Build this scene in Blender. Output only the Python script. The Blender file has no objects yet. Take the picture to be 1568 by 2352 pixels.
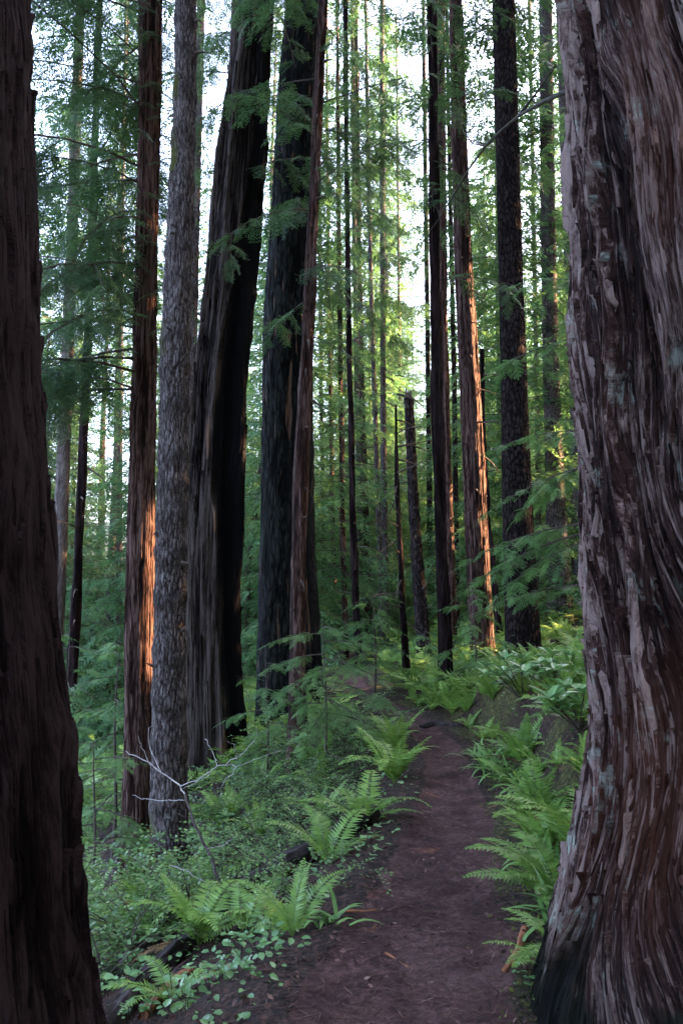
import bpy, math, random
import numpy as np
from mathutils import Vector, Matrix, Euler

S = bpy.context.scene
COL = S.collection
R = math.radians

# ------------------------------------------------------------------ camera
CAM_Z = 1.6
PITCH = R(5.5)
FPX = 28.0 / 36.0 * 2352.0          # focal length in pixels of a 1568 x 2352 picture
cd = bpy.data.cameras.new("camera")
cam = bpy.data.objects.new("camera", cd)
COL.objects.link(cam)
cam.location = (0, 0, CAM_Z)
cam.rotation_euler = (R(90) + PITCH, 0, 0)
cd.sensor_fit = 'VERTICAL'
cd.sensor_height = 36.0
cd.lens = 28.0
cd.clip_start = 0.05
cd.clip_end = 2000
cd.dof.use_dof = True
cd.dof.focus_distance = 9.0
cd.dof.aperture_fstop = 6.3
S.camera = cam

# ------------------------------------------------------------------ sky, sun, exposure
SUN_AZ = R(74)                      # measured from +Y towards +X
SUN_EL = R(24)
SUN = np.array([math.sin(SUN_AZ) * math.cos(SUN_EL), math.cos(SUN_AZ) * math.cos(SUN_EL), math.sin(SUN_EL)])
w = bpy.data.worlds.new("World")
S.world = w
w.use_nodes = True
nt = w.node_tree
bg = nt.nodes["Background"]
sk = nt.nodes.new("ShaderNodeTexSky")
sk.sky_type = 'NISHITA'
sk.sun_disc = False
sk.sun_elevation = SUN_EL
sk.sun_rotation = SUN_AZ
sk.air_density = 0.7
sk.dust_density = 5.0
sk.ozone_density = 1.0
nt.links.new(sk.outputs[0], bg.inputs[0])
bg.inputs[1].default_value = 0.15
sd = bpy.data.lights.new("sun", 'SUN')
sd.energy = 5.0
sd.angle = R(0.5)
sd.color = (1.0, 0.62, 0.34)
so = bpy.data.objects.new("sun", sd)
COL.objects.link(so)
so.rotation_euler = Vector(SUN).to_track_quat('Z', 'Y').to_euler()
S.view_settings.view_transform = 'Standard'
S.view_settings.look = 'None'
S.view_settings.gamma = 1.0
S.view_settings.use_white_balance = True
S.view_settings.white_balance_temperature = 6900
S.view_settings.white_balance_tint = 16
S.view_settings.exposure = 4.9
S.render.engine = 'CYCLES'
cy = S.cycles
cy.use_denoising = True
cy.max_bounces = 6
cy.diffuse_bounces = 4
cy.glossy_bounces = 2
cy.transmission_bounces = 4
cy.volume_bounces = 1
cy.transparent_max_bounces = 6
cy.caustics_reflective = False
cy.caustics_refractive = False

# ------------------------------------------------------------------ noise
_rs = np.random.RandomState(7)
_PERM = np.concatenate([_rs.permutation(256)] * 3)
_G = _rs.normal(size=(256, 3)); _G /= np.linalg.norm(_G, axis=1)[:, None]


def noise3(x, y, z):
    x, y, z = np.broadcast_arrays(np.asarray(x, float), np.asarray(y, float), np.asarray(z, float))
    xi = np.floor(x).astype(np.int64); yi = np.floor(y).astype(np.int64); zi = np.floor(z).astype(np.int64)
    xf = x - xi; yf = y - yi; zf = z - zi
    u = xf * xf * xf * (xf * (xf * 6 - 15) + 10)
    v = yf * yf * yf * (yf * (yf * 6 - 15) + 10)
    q = zf * zf * zf * (zf * (zf * 6 - 15) + 10)
    xi &= 255; yi &= 255; zi &= 255

    def g(a, b, c):
        h = _PERM[_PERM[_PERM[(xi + a) & 255] + ((yi + b) & 255)] + ((zi + c) & 255)]
        gr = _G[h]
        return gr[..., 0] * (xf - a) + gr[..., 1] * (yf - b) + gr[..., 2] * (zf - c)
    l = lambda a, b, t: a + (b - a) * t
    r = l(l(l(g(0, 0, 0), g(1, 0, 0), u), l(g(0, 1, 0), g(1, 1, 0), u), v),
          l(l(g(0, 0, 1), g(1, 0, 1), u), l(g(0, 1, 1), g(1, 1, 1), u), v), q)
    return r * 1.5


def fbm(x, y, z, o=4):
    r = 0; a = 1; t = 0
    for i in range(o):
        r = r + a * noise3(x * 2 ** i + 17 * i, y * 2 ** i, z * 2 ** i)
        t += a; a *= .5
    return r / t


def sstep(a, b, x):
    t = np.clip((np.asarray(x, float) - a) / (b - a), 0, 1)
    return t * t * (3 - 2 * t)

# ------------------------------------------------------------------ picture geometry helpers
_c, _s = math.cos(PITCH), math.sin(PITCH)


def ray(px, py):
    a = (px - 784.0) / FPX
    b = -(py - 1176.0) / FPX
    return np.array([a, _c - b * _s, b * _c + _s])      # camera looks along +Y, pitched up


def at(px, py, Y):
    d = ray(px, py)
    t = Y / d[1]
    return np.array([d[0] * t, Y, CAM_Z + d[2] * t])

# ------------------------------------------------------------------ terrain
_TY = np.array([-8, 0, 2.93, 3.9, 4.9, 5.9, 7.35, 8.9, 10.2, 11.5, 13, 17, 25, 90])
_TX = np.array([-.2, .0, .17, .38, .60, .79, .98, 1.02, .82, .45, .2, .1, .8, 1.])
_HY = np.array([-8, 0, 2.9, 5, 7, 9, 12, 90])
_HW = np.array([.5, .48, .44, .32, .205, .20, .22, .3])


def trail_x(y):
    y = np.asarray(y, float)
    k = [-.5, -.25, 0, .25, .5]
    return sum(np.interp(y + o * 1.4, _TY, _TX) for o in k) / 5


def trail_hw(y):
    return np.interp(y, _HY, _HW)


def trail_d(x, y):
    return np.asarray(x, float) - trail_x(y)


def gz(x, y):
    x = np.asarray(x, float); y = np.asarray(y, float)
    d = trail_d(x, y)
    hw = trail_hw(y)
    dl = np.maximum(0, -d - hw)
    dr = np.maximum(0, d - hw)
    z = -0.46 * (np.sqrt(np.minimum(dl, 14) ** 2 + .09) - .3) - 0.12 * np.maximum(0, dl - 14)
    z = z + 0.19 * (np.sqrt(np.minimum(dr, 14) ** 2 + .04) - .2) + 0.12 * np.maximum(0, dr - 14)
    z = z + .52 * sstep(.28, .72, dr) * sstep(4.6, 6.4, y) * (1 - sstep(9.0, 11.2, y)) * (1 - sstep(2.0, 5.0, dr))
    off = sstep(0.0, 1.2, np.maximum(dl, dr))
    z = z + off * (0.10 * noise3(x * .9, y * .9, 3.1) + 0.05 * noise3(x * 2.7, y * 2.7, 8.1))
    z = z + sstep(2, 14, np.maximum(dl, dr)) * .7 * noise3(x * .12, y * .12, .7)
    on = 1 - sstep(.6, 1.15, np.abs(d) / hw)
    z = z - .025 * on + 0.018 * noise3(x * 2.3, y * 1.9, 5.5) + .010 * noise3(x * 9, y * 9, 1.5) + .006 * noise3(x * 17, y * 17, 2.5)
    return z


def gz1(x, y):
    return float(gz(np.array([x]), np.array([y]))[0])


def ground_hit(px, py):
    d = ray(px, py)
    for t in np.arange(1.5, 90, .02):
        if CAM_Z + d[2] * t <= gz1(d[0] * t, d[1] * t):
            break
    return np.array([d[0] * t, d[1] * t, CAM_Z + d[2] * t])

# ------------------------------------------------------------------ objects


def tag(o, label=None, cat=None, group=None, kind=None):
    if label: o['label'] = label
    if cat: o['category'] = cat
    if group: o['group'] = group
    if kind: o['kind'] = kind
    return o


def empty(name, loc, rz=0):
    o = bpy.data.objects.new(name, None)
    COL.objects.link(o)
    o.location = tuple(float(v) for v in loc)
    o.rotation_euler = (0, 0, rz)
    o.empty_display_size = .1
    return o


def raw_mesh(name, V, Q, mats, mi=None, smooth=True, attrs=None):
    V = np.asarray(V, np.float32); Q = np.asarray(Q, np.int32)
    me = bpy.data.meshes.new(name)
    me.vertices.add(len(V)); me.vertices.foreach_set("co", V.ravel())
    n = len(Q); k = Q.shape[1]
    me.loops.add(n * k); me.loops.foreach_set("vertex_index", Q.ravel())
    me.polygons.add(n)
    me.polygons.foreach_set("loop_start", np.arange(n, dtype=np.int32) * k)
    me.polygons.foreach_set("loop_total", np.full(n, k, np.int32))
    for m in mats: me.materials.append(m)
    if mi is not None: me.polygons.foreach_set("material_index", np.asarray(mi, np.int32))
    me.polygons.foreach_set("use_smooth", np.full(n, bool(smooth)))
    for an, av in (attrs or {}).items():
        av = np.asarray(av, np.float32)
        a = me.attributes.new(an, 'FLOAT_VECTOR' if av.ndim == 2 else 'FLOAT', 'POINT')
        a.data.foreach_set('vector' if av.ndim == 2 else 'value', av.ravel())
    me.update(calc_edges=True)
    return me


def link(name, me, parent=None, loc=None):
    o = bpy.data.objects.new(name, me)
    COL.objects.link(o)
    if parent is not None: o.parent = parent
    if loc is not None: o.location = tuple(float(v) for v in loc)
    return o


class MB:
    def __init__(self):
        self.V = []; self.Q = []; self.M = []; self.T = []; self.n = 0

    def add(self, V, Q, mi=0, tint=.5):
        V = np.asarray(V, float); Q = np.asarray(Q, int)
        self.V.append(V); self.Q.append(Q + self.n)
        self.M.append(np.full(len(Q), mi)); self.T.append(np.broadcast_to(np.asarray(tint, float), (len(V),)))
        self.n += len(V)

    def tube(self, P, r, k=6, mi=0, tint=.5):
        P = np.asarray(P, float); n = len(P)
        r = np.broadcast_to(np.asarray(r, float), (n,))
        T = np.gradient(P, axis=0); T /= np.linalg.norm(T, axis=1)[:, None] + 1e-9
        up = np.array([0, 0, 1.]) if abs(T[:, 2]).mean() < .8 else np.array([1., 0, 0])
        A = np.cross(T, up); A /= np.linalg.norm(A, axis=1)[:, None] + 1e-9
        B = np.cross(A, T)
        a = np.arange(k) * 2 * np.pi / k
        V = P[:, None, :] + r[:, None, None] * (np.cos(a)[None, :, None] * A[:, None, :] + np.sin(a)[None, :, None] * B[:, None, :])
        i = np.arange(n - 1)[:, None] * k; j = np.arange(k)[None, :]; j2 = (j + 1) % k
        Q = np.stack([i + j, i + j2, i + k + j2, i + k + j], -1).reshape(-1, 4)
        self.add(V.reshape(-1, 3), Q, mi, tint)

    def inst(self, base, O, X, Z, s, mi=0, tint=None):
        """copies of a base leaf set (V, Q) at origins O with axis X, normal Z, size s"""
        bV, bQ = base
        O = np.asarray(O, float)
        if len(O) == 0: return
        X = np.asarray(X, float); X = X / (np.linalg.norm(X, axis=1)[:, None] + 1e-9)
        Z = np.asarray(Z, float); Y = np.cross(Z, X); Y /= np.linalg.norm(Y, axis=1)[:, None] + 1e-9
        Z = np.cross(X, Y)
        s = np.broadcast_to(np.asarray(s, float), (len(O),))[:, None, None]
        V = O[:, None, :] + s * (bV[None, :, 0:1] * X[:, None, :] + bV[None, :, 1:2] * Y[:, None, :] + bV[None, :, 2:3] * Z[:, None, :])
        Q = bQ[None] + (np.arange(len(O)) * len(bV))[:, None, None]
        t = np.random.RandomState(len(O)).rand(len(O)) if tint is None else np.broadcast_to(tint, (len(O),))
        self.add(V.reshape(-1, 3), Q.reshape(-1, 4), mi, np.repeat(t, len(bV)))

    def mesh(self, name, mats, smooth=True):
        return raw_mesh(name, np.concatenate(self.V), np.concatenate(self.Q), mats, np.concatenate(self.M), smooth,
                        {'tint': np.concatenate(self.T)})

    def build(self, name, mats, parent=None, smooth=True, loc=None):
        return link(name, self.mesh(name, mats, smooth), parent, loc)


def copy_thing(root, loc, rz=0, sc=1, label=None, group=None):
    r = root.copy(); COL.objects.link(r)
    r.location = tuple(float(v) for v in loc); r.rotation_euler = (0, 0, rz); r.scale = (sc,) * 3
    if label: r['label'] = label
    if group: r['group'] = group
    for ch in list(root.children):
        c = ch.copy(); COL.objects.link(c); c.parent = r
    return r

# ------------------------------------------------------------------ materials


def new_mat(name):
    m = bpy.data.materials.new(name); m.use_nodes = True
    t = m.node_tree; t.nodes.clear()
    out = t.nodes.new("ShaderNodeOutputMaterial")
    return m, t, out


def nd(t, typ, **kw):
    n = t.nodes.new("ShaderNode" + typ)
    for k, v in kw.items(): setattr(n, k, v)
    return n


def mapped(t, src, sc):
    m = nd(t, "VectorMath", operation='MULTIPLY'); t.links.new(src, m.inputs[0]); m.inputs[1].default_value = sc
    return m.outputs[0]


def noise_n(t, vec, scale, detail=5, rough=.6):
    n = nd(t, "TexNoise"); n.inputs['Scale'].default_value = scale; n.inputs['Detail'].default_value = detail
    n.inputs['Roughness'].default_value = rough
    t.links.new(vec, n.inputs['Vector'])
    return n.outputs['Fac']


def ramp(t, fac, stops):
    r = nd(t, "ValToRGB"); t.links.new(fac, r.inputs[0]); e = r.color_ramp.elements
    while len(e) < len(stops): e.new(.5)
    for i, (p, c) in enumerate(stops):
        e[i].position = p; e[i].color = (*c, 1) if len(c) == 3 else c
    return r.outputs[0]


def mix(t, fac, a, b, mode='MIX'):
    m = nd(t, "Mix", data_type='RGBA', blend_type=mode)
    for s, v in ((0, fac), (6, a), (7, b)):
        if isinstance(v, (int, float)): m.inputs[s].default_value = v
        elif isinstance(v, tuple): m.inputs[s].default_value = (*v, 1) if len(v) == 3 else v
        else: t.links.new(v, m.inputs[s])
    return m.outputs[2]


def attr(t, name, out='Fac'):
    a = nd(t, "Attribute"); a.attribute_name = name
    return a.outputs[out]


def mth(t, op, a, b=None, clamp=False):
    m = nd(t, "Math", operation=op, use_clamp=clamp)
    for i, v in enumerate((a, b)):
        if v is None: continue
        if isinstance(v, (int, float)): m.inputs[i].default_value = v
        else: t.links.new(v, m.inputs[i])
    return m.outputs[0]


def leaf_mat(name, c0, c1, c2, trans=.4, rough=.5, spec=.3):
    m, t, out = new_mat(name)
    oi = nd(t, "ObjectInfo")
    f = mth(t, 'ADD', mth(t, 'MULTIPLY', attr(t, 'tint'), .75), mth(t, 'MULTIPLY', oi.outputs['Random'], .25))
    col = ramp(t, f, [(0.0, c0), (.55, c1), (1.0, c2)])
    p = nd(t, "BsdfPrincipled")
    p.inputs['Roughness'].default_value = rough
    p.inputs['Specular IOR Level'].default_value = spec
    t.links.new(col, p.inputs['Base Color'])
    tr = nd(t, "BsdfTranslucent")
    t.links.new(mix(t, .30, col, (0.10, .21, .06)), tr.inputs['Color'])
    ms = nd(t, "MixShader"); ms.inputs[0].default_value = trans
    t.links.new(p.outputs[0], ms.inputs[1]); t.links.new(tr.outputs[0], ms.inputs[2])
    t.links.new(ms.outputs[0], out.inputs[0])
    return m


def wood_mat(name, c0, c1, rough=.85, scale=14, bump=.4):
    m, t, out = new_mat(name)
    tc = nd(t, "TexCoord")
    n = noise_n(t, tc.outputs['Object'], scale, 6)
    p = nd(t, "BsdfPrincipled"); p.inputs['Roughness'].default_value = rough
    p.inputs['Specular IOR Level'].default_value = .2
    t.links.new(ramp(t, n, [(.3, c0), (.7, c1)]), p.inputs['Base Color'])
    b = nd(t, "Bump"); b.inputs['Strength'].default_value = bump; b.inputs['Distance'].default_value = .01
    t.links.new(n, b.inputs['Height']); t.links.new(b.outputs[0], p.inputs['Normal'])
    t.links.new(p.outputs[0], out.inputs[0])
    return m


def bark_mat(name, deep, mid, pale, streak=9, stretch=.09, bump=.6, bdist=.012, lichen=None, lich_thr=.66, lich_scale=6,
             wood=(.13, .075, .048), char=(.0035, .0035, .004), ringc=None, moss=None, spec=.08, rough=.9, plate=0, pstretch=.3, pamt=.5, w1=.45, fib=0):
    m, t, out = new_mat(name)
    bk = attr(t, 'bk', 'Vector')
    n1 = noise_n(t, mapped(t, bk, (1, 1, stretch)), streak, 8, .65)
    n2 = noise_n(t, mapped(t, bk, (1, 1, stretch * 2.2)), streak * 4.3, 6, .75)
    n3 = noise_n(t, mapped(t, bk, (1, 1, .5)), 1.7, 4)
    rel = attr(t, 'relief')
    f = mth(t, 'ADD', mth(t, 'MULTIPLY', n1, w1), mth(t, 'MULTIPLY', n2, .95 - w1))
    f = mth(t, 'ADD', f, mth(t, 'MULTIPLY', mth(t, 'SUBTRACT', rel, .5), .30))
    f = mth(t, 'ADD', f, mth(t, 'MULTIPLY', mth(t, 'SUBTRACT', n3, .5), .35))
    hgt = mth(t, 'ADD', n1, mth(t, 'MULTIPLY', n2, .9))
    if fib:
        n4 = noise_n(t, mapped(t, bk, (1, 1, stretch * .7)), fib, 5, .8)
        f = mth(t, 'ADD', f, mth(t, 'MULTIPLY', mth(t, 'SUBTRACT', n4, .5), .75)); hgt = mth(t, 'ADD', hgt, n4)
    if plate:
        wv = nd(t, "TexNoise"); wv.inputs['Scale'].default_value = plate * .8; wv.inputs['Detail'].default_value = 3
        pv = mapped(t, bk, (1, 1, pstretch))
        t.links.new(pv, wv.inputs['Vector'])
        wa = nd(t, "VectorMath", operation='MULTIPLY_ADD'); t.links.new(wv.outputs['Color'], wa.inputs[0]); wa.inputs[1].default_value = (1.1 / plate,) * 3; t.links.new(pv, wa.inputs[2])
        vo = nd(t, "TexVoronoi", feature='DISTANCE_TO_EDGE'); vo.inputs['Scale'].default_value = plate; t.links.new(wa.outputs[0], vo.inputs['Vector'])
        pl = mth(t, 'MINIMUM', mth(t, 'MULTIPLY', vo.outputs['Distance'], 4.0), 1.0)
        f = mth(t, 'ADD', f, mth(t, 'MULTIPLY', mth(t, 'SUBTRACT', pl, .6), .22 * pamt / .5))
        hgt = mth(t, 'ADD', hgt, mth(t, 'MULTIPLY', pl, pamt * 2))
    col = ramp(t, f, [(.36, deep), (.50, mid), (.66, pale)])
    if ringc: col = mix(t, mth(t, 'MULTIPLY', attr(t, 'ring'), .8), col, ringc)
    if lichen:
        ln = noise_n(t, mapped(t, bk, (1, 1, .45)), lich_scale, 8, .75)
        lf = ramp(t, ln, [(lich_thr - .03, (0, 0, 0)), (lich_thr + .05, (1, 1, 1))])
        col = mix(t, mth(t, 'MULTIPLY', lf, mth(t, 'ADD', .15, mth(t, 'MULTIPLY', rel, .85)), True), col, lichen)
    if moss:
        mn = noise_n(t, bk, 3.0, 6)
        mf = ramp(t, mth(t, 'MULTIPLY', mn, attr(t, 'moss')), [(.30, (0, 0, 0)), (.42, (1, 1, 1))])
        col = mix(t, mf, col, moss)
    col = mix(t, attr(t, 'wood'), col, mix(t, n1, tuple(.45 * v for v in wood), tuple(1.5 * v for v in wood)))
    col = mix(t, attr(t, 'char'), col, mix(t, n2, char, tuple(3 * v for v in char)))
    p = nd(t, "BsdfPrincipled")
    p.inputs['Roughness'].default_value = rough; p.inputs['Specular IOR Level'].default_value = spec
    t.links.new(col, p.inputs['Base Color'])
    b = nd(t, "Bump"); b.inputs['Strength'].default_value = bump; b.inputs['Distance'].default_value = bdist
    t.links.new(hgt, b.inputs['Height'])
    t.links.new(b.outputs[0], p.inputs['Normal'])
    t.links.new(p.outputs[0], out.inputs[0])
    return m


M = {}
M['giant'] = bark_mat('giant redwood bark', (.009, .004, .0034), (.050, .0245, .0205), (.27, .19, .168), 13, .06, 1.0, .03,
                      lichen=(.34, .38, .32), lich_thr=.60, lich_scale=9, moss=(.009, .0095, .0065), wood=(.11, .035, .018), fib=150, w1=.35)
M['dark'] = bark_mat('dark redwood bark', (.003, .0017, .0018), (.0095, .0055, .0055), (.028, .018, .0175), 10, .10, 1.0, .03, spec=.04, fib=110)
M['redwood'] = bark_mat('young redwood bark', (.013, .006, .005), (.042, .021, .0165), (.105, .065, .055), 20, .05, 1.0, .015,
                        lichen=(.13, .13, .115), lich_thr=.69, lich_scale=11, plate=34, pstretch=.12, pamt=.4, fib=100)
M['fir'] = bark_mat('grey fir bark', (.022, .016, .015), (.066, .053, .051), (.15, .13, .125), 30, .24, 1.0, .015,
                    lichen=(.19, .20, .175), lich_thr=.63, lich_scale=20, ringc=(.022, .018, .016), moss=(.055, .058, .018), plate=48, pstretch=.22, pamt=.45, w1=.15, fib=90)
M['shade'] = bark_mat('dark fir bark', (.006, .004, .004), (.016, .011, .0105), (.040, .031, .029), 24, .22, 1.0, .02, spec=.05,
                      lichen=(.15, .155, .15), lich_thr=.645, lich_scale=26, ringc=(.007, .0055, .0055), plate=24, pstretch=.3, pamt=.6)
M['snag'] = bark_mat('weathered snag wood', (.003, .002, .0018), (.013, .009, .0078), (.055, .043, .037), 16, .05, 1.0, .02, spec=.05, fib=80)
M['burnt'] = bark_mat('charred redwood bark', (.003, .003, .003), (.0075, .0085, .0075), (.019, .021, .0185), 16, .12, 1.0, .015, spec=.05,
                      lichen=(.06, .07, .06), lich_thr=.645, lich_scale=24, plate=16, pstretch=.25, pamt=.5)
M['far'] = bark_mat('forest bark', (.024, .017, .015), (.055, .042, .038), (.115, .10, .09), 18, .15, .8, .01, spec=.05,
                    lichen=(.17, .185, .155), lich_thr=.64, lich_scale=9)
M['twig'] = wood_mat('twig wood', (.030, .022, .018), (.075, .058, .048))
M['mossy'] = wood_mat('mossy branch wood', (.012, .010, .008), (.045, .040, .024))
M['pale'] = wood_mat('bleached twig wood', (.20, .18, .17), (.42, .39, .38), .7, 30)
M['deadbrown'] = wood_mat('dead stem wood', (.045, .035, .033), (.12, .10, .095), .8, 30)
M['log'] = wood_mat('rotting log wood', (.006, .0045, .0042), (.034, .024, .021), .9, 16, 1.0)
M['redstick'] = wood_mat('red broken wood', (.12, .045, .022), (.28, .11, .05), .8, 20)
M['needle'] = leaf_mat('redwood needles', (.012, .034, .016), (.032, .074, .028), (.080, .145, .042), .42)
M['hemlock'] = leaf_mat('hemlock needles', (.030, .082, .034), (.066, .155, .056), (.125, .235, .078), .46)
M['bough'] = leaf_mat('young hemlock needles', (.045, .115, .040), (.095, .205, .060), (.17, .29, .080), .45)
M['fern'] = leaf_mat('sword fern', (.050, .120, .026), (.14, .26, .045), (.32, .42, .09), .35, .45, .35)
M['shrub'] = leaf_mat('huckleberry leaves', (.032, .080, .026), (.088, .185, .048), (.22, .33, .085), .4, .4, .4)
M['broad'] = leaf_mat('broad leaves', (.055, .14, .045), (.105, .23, .07), (.18, .32, .11), .3, .35, .5)
M['strap'] = leaf_mat('strap leaves', (.065, .15, .04), (.12, .25, .06), (.19, .33, .09), .3, .4, .5)
M['brownleaf'] = leaf_mat('brown litter', (.016, .007, .0055), (.070, .032, .024), (.24, .14, .11), .1, .8, .2)
M['moss'] = leaf_mat('moss cover', (.035, .040, .010), (.085, .090, .020), (.16, .16, .04), .25, .8, .1)


def ground_mat():
    m, t, out = new_mat('forest floor')
    tc = nd(t, "TexCoord").outputs['Object']
    tr = attr(t, 'trail'); mo = attr(t, 'mossy')
    n1 = noise_n(t, tc, 3.0, 8, .7); n2 = noise_n(t, tc, 30, 6, .7); n3 = noise_n(t, tc, 110, 4, .7)
    soil = ramp(t, mth(t, 'ADD', mth(t, 'MULTIPLY', n1, .55), mth(t, 'MULTIPLY', n2, .45)),
                [(.38, (.019, .0072, .0060)), (.5, (.055, .0225, .0190)), (.62, (.135, .068, .060))])
    speck = ramp(t, n3, [(.64, (0, 0, 0)), (.70, (1, 1, 1))])
    worn = ramp(t, noise_n(t, tc, 1.6, 5, .65), [(.54, (0, 0, 0)), (.66, (1, 1, 1))])
    soil = mix(t, mth(t, 'MULTIPLY', worn, .45), soil, (.135, .075, .066))
    soil = mix(t, mth(t, 'MULTIPLY', speck, .6), soil, (.13, .08, .07))
    duff = ramp(t, n2, [(.38, (.006, .004, .0032)), (.5, (.022, .012, .0085)), (.62, (.075, .040, .026))])
    mossc = ramp(t, n2, [(.38, (.014, .013, .005)), (.5, (.042, .042, .012)), (.64, (.115, .112, .030))])
    duff = mix(t, ramp(t, mth(t, 'MULTIPLY', n1, mo), [(.30, (0, 0, 0)), (.5, (1, 1, 1))]), duff, mossc)
    col = mix(t, ramp(t, mth(t, 'ADD', tr, mth(t, 'MULTIPLY', mth(t, 'SUBTRACT', n2, .5), .7)), [(.35, (0, 0, 0)), (.62, (1, 1, 1))]), duff, soil)
    p = nd(t, "BsdfPrincipled"); p.inputs['Roughness'].default_value = .9; p.inputs['Specular IOR Level'].default_value = .2
    t.links.new(col, p.inputs['Base Color'])
    b = nd(t, "Bump"); b.inputs['Strength'].default_value = 1.0; b.inputs['Distance'].default_value = .035
    t.links.new(mth(t, 'ADD', n2, mth(t, 'MULTIPLY', n3, .35)), b.inputs['Height'])
    t.links.new(b.outputs[0], p.inputs['Normal'])
    t.links.new(p.outputs[0], out.inputs[0])
    return m


M['ground'] = ground_mat()

# ------------------------------------------------------------------ ground and trail (one grid, split along the trail edge)


def build_ground():
    def axis(segs):
        return np.concatenate([np.arange(a, b, st) for a, b, st in segs])
    xs = axis([(-400, -60, 40), (-60, -12, 2.), (-12, -4, .3), (-4, -1.5, .07), (-1.5, 2.6, .03), (2.6, 6, .08), (6, 14, .35), (14, 60, 2.), (60, 401, 40)])
    ys = axis([(-200, -10, 20), (-10, 1.8, .5), (1.8, 8, .03), (8, 14, .06), (14, 26, .3), (26, 80, 2.), (80, 401, 40)])
    X, Y = np.meshgrid(xs, ys)
    Z = gz(X, Y)
    d = trail_d(X, Y); hw = trail_hw(Y)
    edge = np.abs(d) / hw + .22 * noise3(X * 2.2, Y * 2.2, 2.) + .12 * noise3(X * 7, Y * 7, 4.)
    tr = 1 - sstep(.75, 1.25, edge)
    mo = (1.1 * sstep(.15, .35, d) * (1 - sstep(1.2, 1.9, d)) + .2 * sstep(.3, 1.0, -d)) * (.75 + .55 * noise3(X * 1.7, Y * 1.7, 7.7))
    V = np.stack([X, Y, Z], -1).reshape(-1, 3)
    ny, nx = X.shape
    i = np.arange(ny - 1)[:, None] * nx; j = np.arange(nx - 1)[None, :]
    Q = np.stack([i + j, i + j + 1, i + nx + j + 1, i + nx + j], -1).reshape(-1, 4)
    tf = tr.ravel()[Q].mean(1); yf = Y.ravel()[Q].mean(1)
    is_t = (tf > .5) & (yf > -9) & (yf < 60)
    for nm, sel in (('ground', ~is_t), ('dirt_trail', is_t)):
        q = Q[sel]
        u, inv = np.unique(q, return_inverse=True)
        me = raw_mesh(nm, V[u], inv.reshape(-1, 4), [M['ground']], None, True,
                      {'trail': tr.ravel()[u], 'mossy': mo.ravel()[u]})
        tag(link(nm, me), kind='structure')


build_ground()

# ------------------------------------------------------------------ leaf bases
_rng = np.random.RandomState(3)


def diamond(o, d, n, L, W, f=.4):
    """a pointed leaf as one quad"""
    o = np.asarray(o, float); d = np.asarray(d, float); d = d / np.linalg.norm(d)
    s = np.cross(n, d); s /= np.linalg.norm(s)
    return [o, o + d * L * f - s * W, o + d * L, o + d * L * f + s * W]


def leafset(items):
    V = []; Q = []
    for it in items:
        b = len(V); V += it; Q.append([b, b + 1, b + 2, b + 3])
    return np.array(V, float), np.array(Q, int)


def spray_base(n=9, wid=.034, droop=.16, seed=0, needles=False):
    """flat branchlet of unit length along +X"""
    r = np.random.RandomState(seed); it = []
    nz = np.array([0, 0, 1.])
    zf = lambda x: -droop * x * x
    for k in range(4):
        a, b = k / 4, (k + 1) / 4
        it.append([np.array([a, -.006, zf(a)]), np.array([b, -.005, zf(b)]), np.array([b, .005, zf(b)]), np.array([a, .006, zf(a)])])
    for k in range(n):
        x = .06 + .9 * k / n
        for sg in (-1, 1):
            xx = x + r.uniform(-.02, .02)
            L = (.36 * (1 - xx) ** .8 + .09) * r.uniform(.75, 1.2)
            an = R(r.uniform(40, 62)) * sg
            d = np.array([math.cos(an), math.sin(an), r.uniform(-.30, .06)])
            o = np.array([xx, 0, zf(xx)])
            if not needles:
                it.append(diamond(o, d, nz + r.normal(size=3) * .25, L, wid * r.uniform(.8, 1.25), .45))
            else:
                d /= np.linalg.norm(d); s = np.cross(nz, d)
                m = max(4, int(L / .028))
                for q in range(m):
                    fr = (q + .5) / m
                    oo = o + d * L * fr + np.array([0, 0, -.1 * (L * fr) ** 2 * 4])
                    for s2 in (-1, 1):
                        dd = d * .75 + s * s2 + np.array([0, 0, r.uniform(-.15, .1)])
                        it.append(diamond(oo, dd, nz, .050 * (1.1 - .5 * fr), .0105, .5))
    it.append(diamond([.94, 0, zf(.94)], [1, 0, -.3], nz, .13, wid, .45))
    return leafset(it)


SPRAY = [spray_base(9, .036, .16, s) for s in range(3)]
SPRAY_DROOP = [spray_base(8, .042, .40, s + 10) for s in range(3)]
SPRAY_BIG = [spray_base(6, .060, .25, s + 20) for s in range(3)]
SPRAY_FINE = [spray_base(11, .03, .14, s + 30, True) for s in range(3)]


def spray_med(seed):
    r = np.random.RandomState(seed); it = []; nz = np.array([0, 0, 1.]); zf = lambda x: -.22 * x * x
    for k in range(4):
        a, b = k / 4, (k + 1) / 4
        it.append([np.array([a, -.006, zf(a)]), np.array([b, -.005, zf(b)]), np.array([b, .005, zf(b)]), np.array([a, .006, zf(a)])])
    for k in range(12):
        x = .04 + .92 * k / 12
        for sg in (-1, 1):
            L = (.34 * (1 - x) ** .7 + .10) * r.uniform(.6, 1.25); an = R(r.uniform(38, 66)) * sg
            d = np.array([math.cos(an), math.sin(an), r.uniform(-.45, .0)]); d /= np.linalg.norm(d); sd_ = np.cross(nz, d); o = np.array([x, 0, zf(x)])
            m = max(2, int(L / .07))
            for q in range(m):
                fr = (q + .3) / m; oo = o + d * L * fr + np.array([0, 0, -.25 * (L * fr) ** 2])
                for s2 in (-1, 1):
                    it.append(diamond(oo, d * .9 + sd_ * s2 * r.uniform(.5, .9) + np.array([0, 0, r.uniform(-.3, .1)]), nz + r.normal(size=3) * .3, .085 * (1.15 - .5 * fr), .015, .5))
    return leafset(it)


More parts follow.
